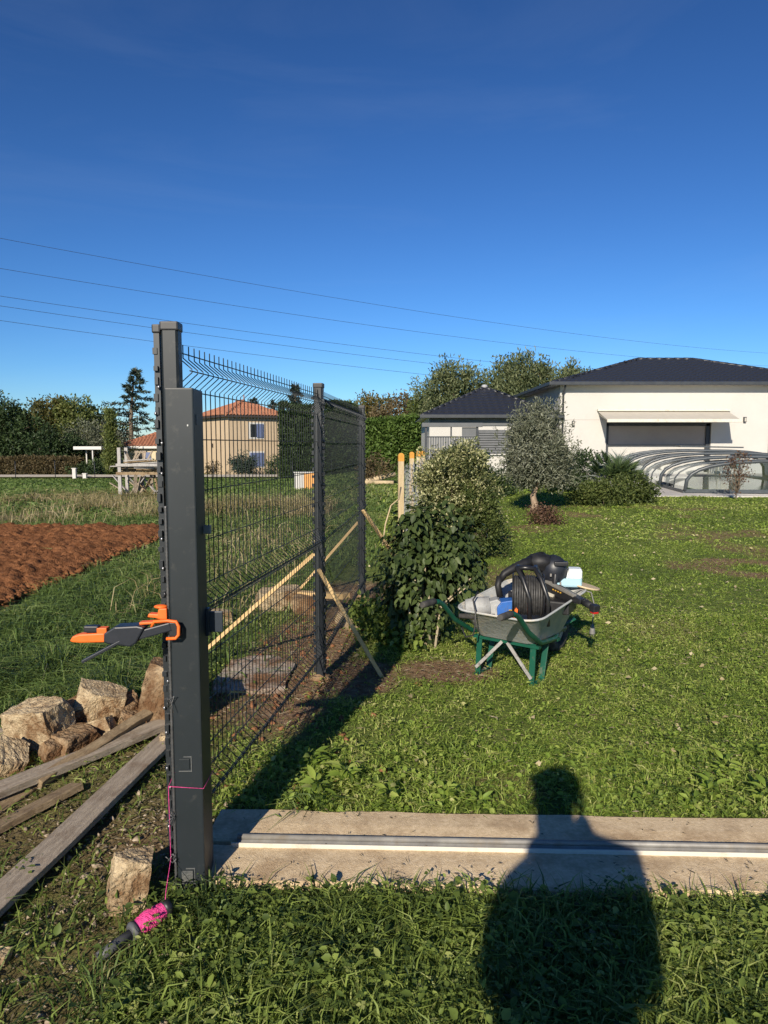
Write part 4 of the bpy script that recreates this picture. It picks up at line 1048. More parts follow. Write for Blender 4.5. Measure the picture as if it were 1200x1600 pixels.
mb = MB(); mb.box((4.2, -.46, 2.42), (8.6, .10, .22)); mb.build('fascia', m_trim, Lh)
for x, m in ((2.0, m_blues), (4.0, m_trim), (5.6, m_blues)):
    mb = MB(); mb.box((x, -.05, 1.25), (.9, .10, 1.3)); w_ = mb.build('window', m_win, Lh); mb = MB(); mb.box((x+.75, -.08, 1.25), (.5, .06, 1.4)); mb.build('shutter', m, w_)
cpy = empty('white_canopy', (-25.3, 59.6, hzf(-25, 59.6)), 0, 'flat white canopy roof on posts between the dark trees', 'canopy')
mb = MB(); mb.box((1.0, 0, 2.38), (2.3, 2.4, .26)); mb.build('flat_roof', m_trim, cpy, .02)
for x, y in ((1.35, -1.0), (1.95, .9), (.05, .9)):
    mb = MB(); mb.box((x, y, 1.1), (.09, .09, 2.2)); mb.build('post', m_sofft, cpy)
for k, (x, h) in enumerate(((-23.9, .75), (-23.1, .35))):
    mb = MB(); mb.box((x, 54.9, hzf(x, 55)+h/2), (.26, .25, h)); mb.box((x, 54.9, hzf(x, 55)+h+.03), (.34, .3, .06)); o = mb.build('gate_pillar', m_sofft, None, .01)
    tag(o, ['taller white pillar by the far gravel drive', 'short white box beside the taller pillar by the far drive'][k], 'pillar')
ob = empty('orange_crate', (-2.95, 27.2, hzf(-3, 27)), R(10), 'orange and white crate standing in the field behind the mesh', 'crate')
mb = MB(); mb.box((.12, 0, .32), (.46, .45, .62)); mb.build('orange_panel', mat('orange_board', (.66, .31, .09), (.7, .36, .12), .7, 3), ob, .01)
mb = MB(); mb.box((-.30, .02, .32), (.34, .42, .62)); mb.build('white_panel', m_sofft, ob, .01)
mb = MB(); mb.box((0, 0, .66), (1.0, .5, .04)); mb.build('lid', m_sofft, ob, .01)
# far wire fence posts and low rail
for k, x in enumerate(np.linspace(-34, -1, 12)):
    y = 54.3+.01*x; mb = MB(); mb.tube([(x, y, hzf(x, y)-.1), (x, y, hzf(x, y)+1.35)], .03, 6); o = mb.build('wire_fence_post', m_anthd)
    tag(o, ['leftmost', 'second', 'third', 'fourth', 'fifth', 'sixth', 'seventh', 'eighth', 'ninth', 'tenth', 'eleventh', 'rightmost'][k]+' thin dark wire fence post along the far drive, counted from the left', 'fence post', 'wire fence posts along the far drive')

# ---- timber rack with scrap wood
TR = empty('timber_rack', (-8.55, 23.0, hzf(-8.5, 23)), R(6), 'weathered timber rack stacked with scrap boards in the field', 'timber rack')
m_grayw = mat('silvered_timber', (.30, .28, .26), (.46, .44, .41), .85, 5, .4, 30, stretch=(8, 8, 1))
for x, y in ((0, 0), (.09, .55), (1.7, 0), (1.75, .55)):
    mb = MB(); mb.box((x, y, .80), (.10, .10, 1.62 if x < 1 else 1.35)); mb.build('post', m_grayw, TR)
for z, y in ((.78, -.06), (.86, .5), (1.05, -.06)):
    mb = MB(); mb.box((.85, y, z), (1.9, .05, .09)); mb.build('beam', m_oldbrown if z < 1 else m_grayw, TR)
for k in range(26):
    a = random.uniform(-.6, .6); z0 = random.uniform(.0, .12); x = random.uniform(.15, 1.55)
    mb = MB(); mb.bar((x, random.uniform(-.1, .5), z0), (x+a, random.uniform(-.1, .6), random.uniform(.45, .78)), random.uniform(.06, .12), .025); mb.build('scrap_board', random.choice([m_grayw, m_oldbrown, m_oldwood]), TR)
for k in range(16):
    x = random.uniform(.2, 1.3); mb = MB(); mb.bar((x-.5, random.uniform(0, .5), .90+.018*k), (x+.5, random.uniform(0, .5), .88+.024*k), .09, .03); mb.build('scrap_board', random.choice([m_grayw, m_oldbrown]), TR)
for k in range(7):
    x = random.uniform(.3, 1.5); mb = MB(); mb.bar((x, .1, .95), (x+random.uniform(-.4, .4), .3, 1.5), .09, .025); mb.build('scrap_board', m_oldwood, TR)

# ---- overhead lines
m_line = mat('overhead_cable', (.03, .03, .035), None, .6)
LN = [((-33.5, 60, 18.7), (75, 140, 18.0), 'highest overhead power line crossing the whole sky'), ((-33.3, 60, 16.2), (75, 140, 15.6), 'second overhead power line below the highest one'),
      ((-33, 60, 13.9), (75, 140, 12.4), 'third overhead line, upper one of the lower three'), ((-33, 60, 13.1), (75, 140, 11.0), 'fourth overhead line, middle one of the lower three'), ((-33, 60, 11.9), (75, 140, 9.2), 'lowest overhead line meeting the tree tops')]
for a, b, lab in LN:
    a, b = Vector(a), Vector(b); mb = MB()
    e0, e1 = a-(b-a)*.35, b+(b-a)*.15
    mb.tube([e0+(e1-e0)*t-Vector((0, 0, 3.2*(4*t*(1-t))-2.4)) for t in np.linspace(0, 1, 24)], .017, 5, False); o = mb.build('power_line', m_line); tag(o, lab, 'power line', 'overhead power lines')
# ------------------------------------------------------------------ trees and shrubs
def tint(n, mu=.4, sd=.18, j=None, nc=0):
    t = mu+RNG.normal(size=n)*sd
    if j is not None: t = t+(RNG.normal(size=nc)*.12)[j]
    return np.clip(t, 0, 1)
FAR = 0.08
def tree(name, base, trunk, blobs, n, nc, sig, L, W, m, label, cat='tree', group=None, limbs=10, up=.2, outw=.5, mu=.42, sd=.16, shell=3.0, bark=None, crown_name='crown', tr=None, noise=.18, hang=0.0):
    """trunk: (height, radius). blobs relative to the base"""
    t = empty(name, base, 0, label, cat, group)
    P, out, C, j = clumps(blobs, nc, n, sig, shell, noise if base[1] < 40 else FAR)
    D = unit(out*outw+rand_dirs(n)*.8+np.array([0, 0, up-hang]))
    ll = L*(.6+.8*RNG.random(n))
    leafobj(crown_name, [(diamonds(P, D, ll, W*(.7+.6*RNG.random(n))), tint(n, mu, sd, j, nc))], m, t)
    h, r = trunk
    if r > 0:
        mb = MB(); lean = [random.uniform(-.05, .05)*h, random.uniform(-.05, .05)*h]
        tp = tr or [(0, 0, -.1), (lean[0]*.4, lean[1]*.4, h*.45), (lean[0], lean[1], h)]
        mb.tube(tp, [r*1.25]+[r*(1-.35*k/(len(tp)-1)) for k in range(1, len(tp))], 9); tk = mb.build('trunk', bark or m_bark, t)
        if limbs:
            mb = MB(); top = Vector(tp[-1]); prev = Vector(tp[-2])
            for c in C[RNG.choice(nc, min(limbs, nc), replace=False)]:
                c = Vector(c); s = prev+(top-prev)*random.uniform(.5, 1.0); m_ = s.lerp(c, .5)+Vector((0, 0, .06*h))
                mb.tube([s, m_, c], [r*.5, r*.3, r*.08], 5, False)
            mb.build('limb', bark or m_bark, tk)['kind'] = 'stuff'
    return t
def ell(cx, cz, rx, rz, ry=None, cy=0): return (cx, cy, cz, rx, ry or rx, rz)

g_dark = leafmat('dark_green_foliage', [(.016, .030, .012), (.036, .062, .022), (.062, .098, .032), (.10, .135, .045)], .2)
g_cedar = leafmat('blue_green_needles', [(.018, .034, .026), (.04, .062, .046), (.07, .10, .072), (.12, .155, .115)], .15)
g_mid = leafmat('mid_green_foliage', [(.045, .068, .018), (.10, .13, .036), (.17, .20, .06), (.27, .26, .095)], .32)
g_autumn = leafmat('autumn_foliage', [(.05, .058, .02), (.12, .115, .036), (.19, .155, .05), (.26, .17, .07)], .3)
g_brown = leafmat('brown_foliage', [(.055, .046, .024), (.11, .09, .044), (.17, .125, .065), (.21, .15, .085)], .25)
g_hedge = leafmat('laurel_hedge_leaf', [(.03, .06, .012), (.075, .13, .026), (.13, .20, .045), (.20, .26, .075)], .25)
g_willow = leafmat('silver_green_foliage', [(.055, .08, .034), (.125, .155, .07), (.21, .235, .115), (.31, .305, .165)], .35)
g_olive = leafmat('olive_leaf', [(.06, .072, .042), (.14, .155, .10), (.23, .24, .17), (.36, .37, .29)], .25)
g_vari = leafmat('variegated_leaf', [(.04, .055, .018), (.14, .155, .055), (.36, .36, .17), (.62, .58, .34)], .25)
g_shrub = leafmat('broad_shrub_leaf', [(.022, .038, .012), (.045, .068, .020), (.075, .105, .032), (.13, .165, .055)], .16, rough=.5, spec=.25)
g_palm = leafmat('palm_leaf', [(.02, .04, .015), (.05, .085, .03), (.10, .14, .05), (.17, .20, .09)], .2)
g_yucca = leafmat('silver_yucca', [(.10, .13, .11), (.18, .22, .19), (.28, .32, .28), (.38, .41, .37)], .15)
g_bare = leafmat('reddish_shrub_leaf', [(.05, .028, .02), (.11, .06, .04), (.16, .10, .06), (.12, .13, .05)], .15)

def at_dir(px, Y): return (px-600)/1110*Y*1.0
zb = lambda x, y: hzf(x, y)
def T(px, Y): x = at_dir(px, Y); return (x, Y, zb(x, Y))

# left background, left to right
tree('umbrella_pine', T(-8, 64), (2.5, .3), [ell(-.5, 4.4, 3.6, 2.7), ell(1.9, 3.6, 2.6, 2.2), ell(-2, 2.6, 3, 2.0), ell(.8, 2.0, 3.4, 1.8)], 22000, 300, .36, .30, .13, g_dark, 'big dark rounded pine at the left edge of the picture', group='trees beyond the field', mu=.40)
tree('dark_evergreen', T(86, 62), (1.2, .2), [ell(0, 1.8, 2.3, 2.1), ell(-1.0, 1.2, 1.4, 1.4), ell(1.0, 1.2, 1.3, 1.4)], 10000, 120, .34, .28, .12, g_dark, 'dark rounded evergreen bush right of the big pine', group='trees beyond the field', mu=.28)
tree('deciduous_tree', T(90, 76), (3, .25), [ell(0, 5.0, 3.0, 2.4), ell(-1.6, 4.2, 2.2, 2.0)], 8000, 120, .45, .30, .2, g_autumn, 'olive brown tree behind the dark pine', group='trees beyond the field', mu=.35)
tree('deciduous_tree', T(122, 74), (3, .25), [ell(0, 5.0, 2.2, 2.5), ell(1.1, 3.4, 1.9, 2.0), ell(-.6, 3.0, 1.8, 1.8)], 8000, 120, .42, .30, .2, g_mid, 'yellowish green tree left of the cypress', group='trees beyond the field', mu=.45)
tree('deciduous_tree', T(152, 80), (2.6, .22), [ell(0, 4.6, 2.6, 1.9), ell(1.2, 3.8, 1.8, 1.6)], 3500, 70, .5, .34, .2, g_mid, 'small green tree between the yellowish tree and the cypress', group='trees beyond the field', mu=.40)
tree('grey_olive_tree', T(148, 66), (1.4, .2), [ell(0, 2.9, 2.5, 1.6), ell(1.3, 2.7, 1.5, 1.5)], 6000, 100, .45, .26, .10, g_olive, 'grey green olive tree behind the white canopy', group='trees beyond the field', mu=.30)
tree('columnar_cypress', T(176, 57.9), (.6, .15), [ell(0, 2.8, .50, 2.9), ell(0, 1.3, .58, 1.5)], 6000, 120, .13, .24, .09, g_mid, 'narrow columnar cypress left of the cedar', group='trees beyond the field', mu=.46, up=.9, outw=.4)
def cedar(name, px, Y, h, wid, label, n=5200, group='trees beyond the field', lean=0):
    t = empty(name, T(px, Y), 0, label, 'tree', group); P = []; D = []; m_ = MB()
    m_.tube([(0, 0, -.1), (.05, 0, h*.5), (lean*.6, 0, h*.88), (lean, 0, h)], [.30, .2, .07, .02], 7); tk = m_.build('trunk', m_bark, t)
    lb = MB(); per = 64
    nb = n//per
    for k in range(nb):
        f = (k+.5)/nb; z = h*(.14+.84*f); a = k*2.4+random.uniform(-.4, .4); ln = wid*(1-f)**1.05*random.uniform(.3, 1.35)+.15
        dx, dy = math.cos(a), math.sin(a); tipz = z-.06*ln+.25*ln*random.uniform(-.7, .6)
        off = lean*f*f
        lb.tube([(off, 0, z), (dx*ln*.5+off, dy*ln*.5, (z+tipz)/2+.05*ln), (dx*ln+off, dy*ln, tipz)], [.06*(1-f)+.02, .035, .01], 4, False)
        u = RNG.random(per)**.6
        p = np.stack([dx*ln*u+off, dy*ln*u, z+(tipz-z)*u+.06*ln*np.sin(np.pi*u)], 1)+RNG.normal(size=(per, 3))*np.array([.13, .13, .05])*(.5+ln*.22)
        P.append(p); d = np.tile([dx, dy, -.1], (per, 1))+RNG.normal(size=(per, 3))*.55; D.append(unit(d))
    lb.build('limb', m_bark, tk)['kind'] = 'stuff'; P = np.concatenate(P); D = np.concatenate(D); n_ = len(P)
    leafobj('crown', [(diamonds(P, D, .42*(.6+.8*RNG.random(n_)), .12), tint(n_, .38, .16))], g_cedar, t)
cedar('blue_cedar', 207, 72, 10.4, 4.6, 'tall blue green cedar with drooping tip left of the fence post', n=3700, lean=.7)
cedar('dark_conifer', 398, 90, 8.6, 1.9, 'left small conifer behind the ochre house roof', 2600)
cedar('dark_conifer', 428, 90, 8.3, 1.7, 'middle small conifer behind the ochre house roof', 2400)
cedar('dark_conifer', 463, 86, 10.0, 3.2, 'tallest dark conifer behind the roof ridge, seen through the mesh', 4200)
cedar('dark_conifer', 545, 95, 8.0, 1.5, 'pointed conifer tip between the two mesh posts', 2000)
# tall clipped cypress hedge right of the ochre house
def hedge(name, pxa, pxb, Y, h, depth, n, m, label, L=.3, W=.12, mu=.35, cat='hedge', skew=0, nz=.25, up=.3):
    xa, xb = at_dir(pxa, Y), at_dir(pxb, Y); base = ((xa+xb)/2, Y, zb((xa+xb)/2, Y)); t = empty(name, base, 0, label, cat)
    wd = xb-xa
    u = RNG.random(n); face = RNG.random(n)
    x = (u-.5)*wd; zz = RNG.random(n)*h; y = -depth/2*np.ones(n)+RNG.normal(size=n)*.12
    top = face > .70; zz[top] = h+RNG.normal(size=top.sum())*.08; y[top] = (RNG.random(top.sum())-.5)*depth
    sd = (face > .55) & ~top; x[sd] = wd/2*np.where(RNG.random(sd.sum()) < .5, -1, 1); y[sd] = (RNG.random(sd.sum())-.5)*depth
    bump = (fbm(x*.8+50, zz*.8, 7)-.5); y -= bump*nz*2.2; zz = zz*(1+.16*(fbm(x*.7+9, x*0, 3)-.5))
    P = np.stack([x, y, zz], 1)
    D = unit(np.stack([RNG.normal(size=n)*.7, -.6+RNG.normal(size=n)*.6, up+RNG.normal(size=n)*.7], 1))
    leafobj('foliage', [(diamonds(P, D, L*(.6+.8*RNG.random(n)), W), np.clip(mu+RNG.normal(size=n)*.16+bump*.3, 0, 1))], m, t)
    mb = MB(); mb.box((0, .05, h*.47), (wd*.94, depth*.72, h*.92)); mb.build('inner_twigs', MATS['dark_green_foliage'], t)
    return t
hedge('cypress_hedge', 441, 560, 56, 5.4, 2.6, 14000, g_dark, 'tall dark clipped cypress hedge beside the ochre house', .26, .10, .42, nz=.35, up=.7)
hedge('low_hedge', -60, 128, 58.8, 1.5, 1.0, 11000, g_brown, 'long low brownish hedge along the far drive at left', .24, .10, .42)
hedge('laurel_hedge', 573, 652, 44, 3.1, 2.2, 7000, g_hedge, 'bright green laurel hedge beyond the farthest post', .26, .13, .45, nz=.4)
tree('dark_shrub', T(228, 58.5), (.3, .05), [ell(0, .6, 1.2, .6), ell(1.6, .5, .9, .5)], 1500, 40, .2, .2, .09, g_dark, 'low dark shrubs behind the timber rack', 'shrub')
tree('dark_shrub', T(150, 58.4), (.3, .05), [ell(0, .6, 1.3, .6), ell(-1.3, .45, .8, .5)], 2200, 40, .2, .2, .09, g_dark, 'low dark shrub under the white canopy', 'shrub')
tree('rounded_shrub', T(380, 60), (.3, .06), [ell(0, .85, 1.0, .85)], 2400, 50, .22, .24, .07, g_cedar, 'rounded shrub in front of the ochre house windows', 'shrub', mu=.35)
tree('rounded_shrub', T(436, 60), (.3, .06), [ell(0, .7, 1.3, .75)], 1800, 40, .22, .22, .08, g_dark, 'low shrub at the right corner of the ochre house', 'shrub', mu=.4)
tree('thin_shrub', T(334, 60.5), (.3, .04), [ell(0, .55, .55, .55)], 500, 20, .2, .2, .07, g_brown, 'small twiggy shrub at the left wall of the ochre house', 'shrub')
# trees between fence and house
tree('deciduous_tree', T(585, 80), (3, .3), [ell(0, 5.0, 2.4, 2.4), ell(-1.8, 4.2, 2, 2)], 5200, 90, .5, .34, .18, g_autumn, 'autumn tinted tree just right of the farthest post', group='trees beyond the fence', mu=.42)
tree('deciduous_tree', T(625, 76), (3, .3), [ell(0, 4.4, 2.6, 2.3), ell(1.4, 3.4, 1.8, 2)], 5200, 90, .5, .34, .18, g_brown, 'brownish tree behind the bright laurel hedge', group='trees beyond the fence', mu=.48)
tree('deciduous_tree', T(655, 60), (2.2, .25), [ell(0, 2.6, 1.4, 2.5), ell(.6, 3.8, 1.1, 1.6)], 5000, 90, .35, .28, .14, g_mid, 'dark green tree at the left corner of the low annex', group='trees beyond the fence', mu=.30)
tree('deciduous_tree', T(535, 74), (3, .3), [ell(0, 4.6, 2.2, 2.0)], 3200, 60, .5, .34, .18, g_mid, 'rounded green tree seen through the farther mesh panel', group='trees beyond the fence', mu=.34)
W4 = [(708, 50, 7.2, 2.8, 'left feathery tree behind the low annex roof'), (768, 53, 7.5, 2.7, 'second feathery tree behind the annex roof peak'), (832, 50, 7.5, 2.6, 'third feathery tree, tallest, behind the roofs'), (888, 54, 7.3, 2.2, 'right feathery tree rising behind the tall white house')]
for px_, Y_, h_, r_, lab in W4:
    bl_ = [ell(random.uniform(-1, 1)*r_*.45, h_*f, r_*k, h_*.2) for f, k in ((.42, .8), (.55, .95), (.68, .9), (.80, .62))]
    t = tree('feathery_tree', T(px_, Y_), (h_*.45, .2), bl_, 10000, 160, .32, .28, .10, g_willow, lab, group='feathery trees behind the white house', limbs=16, up=.5, mu=.42, shell=2.0)
    # upright leading shoots
    P = []; 
    for k in range(34):
        a = random.uniform(-1, 1)*r_*.95; z0 = h_*(.80-.22*abs(a)/r_); L_ = random.uniform(.4, 1.15); u = RNG.random(26)
        P.append(np.stack([a+u*L_*.25*np.sign(a), np.full(26, random.uniform(-1, 1)*r_*.6), z0+u*L_], 1)+RNG.normal(size=(26, 3))*.06)
    P = np.concatenate(P); n_ = len(P); leafobj('shoots', [(diamonds(P, unit(rand_dirs(n_, .7)), .24*(.6+.8*RNG.random(n_)), .08), tint(n_, .45))], g_willow, t)

# olive tree on the lawn
ob_ = (3.22, 15.2, zb(3.2, 15.2))
m_olbark = mat('pale_olive_bark', (.22, .15, .10), (.36, .27, .19), .9, 10, .9, 25, stretch=(2, 2, .6))
OT = tree('olive_tree', ob_, (.55, .085), [ell(.03, 1.12, .60, .60), ell(-.20, 1.50, .42, .54), ell(.30, 1.15, .48, .58), ell(.0, 1.82, .34, .46), ell(-.28, .92, .34, .40), ell(.42, .85, .36, .38), ell(0, .85, .42, .33)], 26000, 230, .115, .085, .024, g_olive,
          'grey green olive tree with short trunk on the lawn', limbs=14, up=.35, mu=.46, sd=.18, bark=m_olbark, tr=[(0, 0, -.05), (.02, 0, .18), (-.02, .02, .36), (.04, 0, .58)], shell=2.6, noise=.3)
P = []
for k in range(44):
    a = RNG.normal()*.42; z0 = 2.0-.7*abs(a)+RNG.normal()*.15; L_ = random.uniform(.15, .45); u = RNG.random(34); y_ = RNG.normal()*.3
    P.append(np.stack([a+u*L_*.3*a, np.full(34, y_), z0+u*L_], 1)+RNG.normal(size=(34, 3))*.022)
P = np.concatenate(P); n_ = len(P); leafobj('shoots', [(diamonds(P, unit(rand_dirs(n_, .8)), .075*(.6+.8*RNG.random(n_)), .02), tint(n_, .42))], g_olive, OT)
tree('reddish_shrub', (3.02, 13.5, zb(3.02, 13.5)), (.12, .012), [ell(0, .14, .30, .17), ell(.2, .12, .22, .14)], 2000, 50, .07, .05, .022, g_bare, 'low reddish brown shrub at the foot of the olive tree', 'shrub', limbs=26, mu=.35)
# shrubs before the pool enclosure
tree('green_shrub', (4.95, 16.0, zb(4.95, 16)), (.2, .02), [ell(0, .24, .52, .24), ell(-.40, .16, .36, .16)], 4200, 60, .10, .075, .03, g_mid, 'rounded green shrub in front of the spiky palm', 'shrub', mu=.28)
tree('green_shrub', (5.75, 16.6, zb(5.75, 16.6)), (.2, .02), [ell(0, .30, .40, .30), ell(.28, .20, .30, .2)], 3600, 50, .10, .08, .035, g_mid, 'darker green shrub right of the spiky palm', 'shrub', mu=.22)
tree('green_shrub', (5.35, 19.6, zb(5.35, 19.6)), (.2, .02), [ell(0, .65, .65, .60), ell(-.5, .5, .5, .45)], 4500, 80, .1, .08, .04, g_dark, 'dark shrub behind the silver yucca', 'shrub', mu=.4)
tree('dark_shrub', (2.5, 19.5, zb(2.5, 19.5)), (.2, .02), [ell(0, .40, .75, .45), ell(.8, .4, .5, .4)], 3500, 70, .1, .09, .04, g_dark, 'dark shrub in the shade left of the olive tree', 'shrub', mu=.25)
def spiky(name, base, n, L, W, m, label, flat=.2, cat='plant', mu=.5, stem=.15):
    t = empty(name, base, 0, label, cat); D = rand_dirs(n, flat); D[:, 2] = np.abs(D[:, 2])+.02; D = unit(D)
    P = np.zeros((n, 3)); P[:, 2] = stem; P += D*.05
    leafobj('leaves', [(blades(P, D, L*(.6+.5*RNG.random(n)), W, .25), tint(n, mu, .2))], m, t)
    mb = MB(); mb.tube([(0, 0, -.05), (0, 0, stem+.05)], [.09, .07], 8); mb.build('stem', m_bark, t)
    return t
spiky('silver_yucca', (6.05, 18.4, zb(6.05, 18.4)), 420, .85, .035, g_yucca, 'silver green spiky yucca before the pool enclosure', .35, mu=.55, stem=.45)
fan = empty('dwarf_palm', (5.65, 17.3, zb(5.65, 17.3)), 0, 'dwarf fan palm with pointed green fronds among the shrubs', 'plant')
parts = []
for k in range(38):
    a = random.uniform(0, 6.28); el = random.uniform(.15, 1.3); r_ = random.uniform(.3, .72); c = np.array([math.cos(a)*math.cos(el)*r_, math.sin(a)*math.cos(el)*r_, .35+math.sin(el)*r_*.9])
    f = unit(c-np.array([0, 0, .3])); s = unit(np.cross(f, [0, 0, 1.0])); u_ = np.cross(s, f); nn = 18; th = np.linspace(-1.3, 1.3, nn)
    D = f[None]*np.cos(th)[:, None]+s[None]*np.sin(th)[:, None]+u_[None]*.1; parts.append((blades(np.tile(c, (nn, 1)), unit(D), .36, .030, .12), tint(nn, .42+random.uniform(-.15, .15), .1)))
leafobj('fronds', parts, g_palm, fan); mb = MB(); mb.tube([(0, 0, -.05), (0, 0, .4)], [.1, .08], 8); mb.build('stem', m_bark, fan)
spiky('dry_grass_clump', (5.45, 20.4, zb(5.4, 20.4)), 300, .9, .02, m_dry, 'dry straw coloured grass clump left of the yucca', 1.0, mu=.45, stem=.05)
tree('bare_shrub', (8.55, 17.2, zb(8.5, 17.2)), (.2, .015), [ell(0, .62, .26, .42), ell(.05, .9, .2, .25)], 700, 50, .06, .05, .03, g_bare, 'small sparse reddish shrub in front of the enclosure end', 'shrub', limbs=34, mu=.4)

# ---- variegated bush, broad-leaved bush by the barrow
VB = tree('variegated_bush', (1.02, 10.3, zb(1, 10.3)), (.3, .03), [ell(0, .95, .50, .66), ell(-.18, .72, .46, .50), ell(.12, 1.25, .34, .38), ell(.20, .6, .44, .55), ell(-.26, 1.05, .28, .36)], 20000, 300, .055, .045, .026, g_vari,
          'dense bush with small cream edged leaves behind the dark shrub', 'bush', limbs=20, mu=.46, sd=.26, shell=3.2, noise=.2)
tree('dark_bush', (1.34, 10.0, zb(1.3, 10)), (.25, .02), [ell(.04, .38, .34, .42), ell(.14, .22, .30, .24), ell(-.02, .72, .25, .34)], 6000, 120, .06, .045, .025, g_mid, 'dark green right flank of the bush row, next to the lawn', 'bush', limbs=16, mu=.22)
tree('dark_bush', (1.36, 12.4, zb(1.36, 12)), (.3, .03), [ell(0, 1.12, .42, .58), ell(.08, .65, .46, .55)], 7000, 130, .07, .055, .03, g_mid, 'taller dark green bush behind the cream edged bush', 'bush', limbs=12, mu=.26)

BB = empty('broad_leaved_shrub', (.36, 5.62, zb(.36, 5.6)), 0, 'broad leaved dark green shrub standing left of the wheelbarrow', 'shrub')
bl_ = [ell(0, .70, .30, .40), ell(-.17, .60, .23, .38), ell(.20, .80, .22, .26), ell(-.06, .34, .28, .34), ell(-.14, .94, .16, .20), ell(.28, .60, .16, .22)]
n = 3900; P, out, C, j = clumps(bl_, 300, n, .045, 3.0, .2)
D = unit(out*.55+rand_dirs(n)*.55+np.array([0, -.15, -.55])); N = unit(out+np.array([0, 0, .7])+rand_dirs(n)*.35)
leafobj('foliage', [(ovals(P, D, .070*(.4+.9*RNG.random(n)), .044*(.6+.6*RNG.random(n)), N, .25), tint(n, .40, .18, j, 300))], g_shrub, BB)
mb = MB()
for k in range(11):
    a = random.uniform(0, 6.28); r_ = random.uniform(.04, .20); e = random.choice(C); c = Vector(e)
    s = Vector((math.cos(a)*r_, math.sin(a)*r_-.08, -.03)); mb.tube([s, s.lerp(c, .5)+Vector((0, 0, .08)), c], [.013, .010, .005], 6)
mb.build('stem', mat('pale_stem', (.34, .28, .19), (.45, .38, .27), .8, 20), BB)
LV = empty('low_creeper', (-.02, 5.75, zb(0, 5.7)), 0, 'low leafy growth in the shade between post and shrub', 'plant')
n = 1500; P, out, C, j = clumps([ell(0, .14, .24, .16), ell(.18, .1, .2, .12, cy=-.3), ell(-.12, .1, .2, .12, cy=.4)], 80, n, .05, 2, .2)
leafobj('foliage', [(ovals(P, unit(rand_dirs(n, .1)), .05*(.5+RNG.random(n)), .036, rand_dirs(n, 1.2)), tint(n, .45, .2))], m_weed, LV)

# ---- stakes with orange tops and the wire netting between them
m_stake = mat('pale_stake', (.42, .32, .18), (.54, .43, .27), .8, 5, .3, 30, stretch=(10, 10, 1))
m_otop = mat('orange_paint_tip', (.50, .23, .03), (.58, .29, .05), .6, 12)
stakes = [(.27, 11.3, 1.47), (.56, 14.4, 1.46), (.80, 16.6, 1.46), (1.02, 18.6, 1.45)]
for k, (x, y, h) in enumerate(stakes):
    t = empty('orange_topped_stake', (x, y, zb(x, y)), R(7), ['nearest wooden stake with orange tip beside the cream edged bush', 'second stake with orange tip behind the nearest one', 'third stake with orange tip behind the netting', 'farthest stake with orange tip by the grey screen'][k], 'stake', 'stakes with orange painted tips')
    h -= zb(x, y); mb = MB(); mb.box((0, 0, (h-.13)/2-.05), (.09, .07, h-.13+.1)); mb.build('shaft', m_stake, t, .004)
    mb = MB(); mb.loft([[(-.046, -.036, h-.13), (.046, -.036, h-.13), (.046, .036, h-.13), (-.046, .036, h-.13)], [(-.046, -.036, h-.03), (.046, -.036, h-.03), (.046, .036, h-.03), (-.046, .036, h-.03)], [(-.02, -.02, h), (.02, -.02, h), (.02, .02, h), (-.02, .02, h)]]); mb.build('orange_tip', m_otop, t)
NT = empty('wire_netting', (0, 0, 0), 0, 'crumpled grey wire netting stretched between the orange topped stakes', 'netting')
m_net = mat('grey_netting_wire', (.30, .31, .31), (.40, .40, .39), .6, 20, metal=.3)
def netp(s, z):
    y = 11.3+s; x = .30+.103*s+.06*(float(fbm(s*1.6, z*2.5, 77))-.5)*2; return Vector((x, y, zb(x, y)+z))
mb = MB()
for k in range(64):
    s = 7.2*k/63; mb.tube([netp(s+.05*math.sin(z*20+k), z) for z in np.linspace(.05, 1.22+.05*math.sin(k), 9)], .0045, 4, False)
mb.build('upright_strands', m_net, NT)
mb = MB()
for z in np.linspace(.08, 1.2, 15): mb.tube([netp(s, z+.03*math.sin(5*s+z*9)) for s in np.linspace(0, 7.2, 26)], .0045, 4, False)
mb.build('cross_strands', m_net, NT)
# logs behind the farthest post
for k, (x, y, a, L_, r_) in enumerate([(-.15, 29.5, 20, 1.3, .11), (-.55, 29.0, 35, 1.0, .10), (.0, 28.6, -10, .8, .09)]):
    mb = MB(); z = zb(x, y)+r_+.02; c, s = math.cos(R(a)), math.sin(R(a)); mb.tube([(x-c*L_/2, y-s*L_/2, z), (x+c*L_/2, y+s*L_/2, z+.28*(k == 0))], [r_, r_*.9], 10)
    o = mb.build('cut_log', m_stake); tag(o, ['longest pale log leaning on the log pile beyond the fence', 'shorter pale log at the left of the log pile', 'smallest pale log in front of the log pile'][k], 'log', 'cut logs beyond the fence')
tree('twig_pile', T(588, 29.6), (.3, .02), [ell(0, .6, .5, .55), ell(-.4, .4, .4, .4)], 1300, 40, .14, .14, .05, g_brown, 'heap of brownish brushwood right behind the farthest post', 'brushwood', limbs=24)
# dry vine stem curling by the nearest stake
mb = MB(); mb.tube([(-.02, 10.2, .15), (.02, 10.25, .45), (.10, 10.3, .72), (.22, 10.5, .80), (.26, 10.9, .95)], .011, 6); o = mb.build('dry_vine', m_stake); tag(o, 'dry pale vine stem curling up to the nearest stake', 'vine')
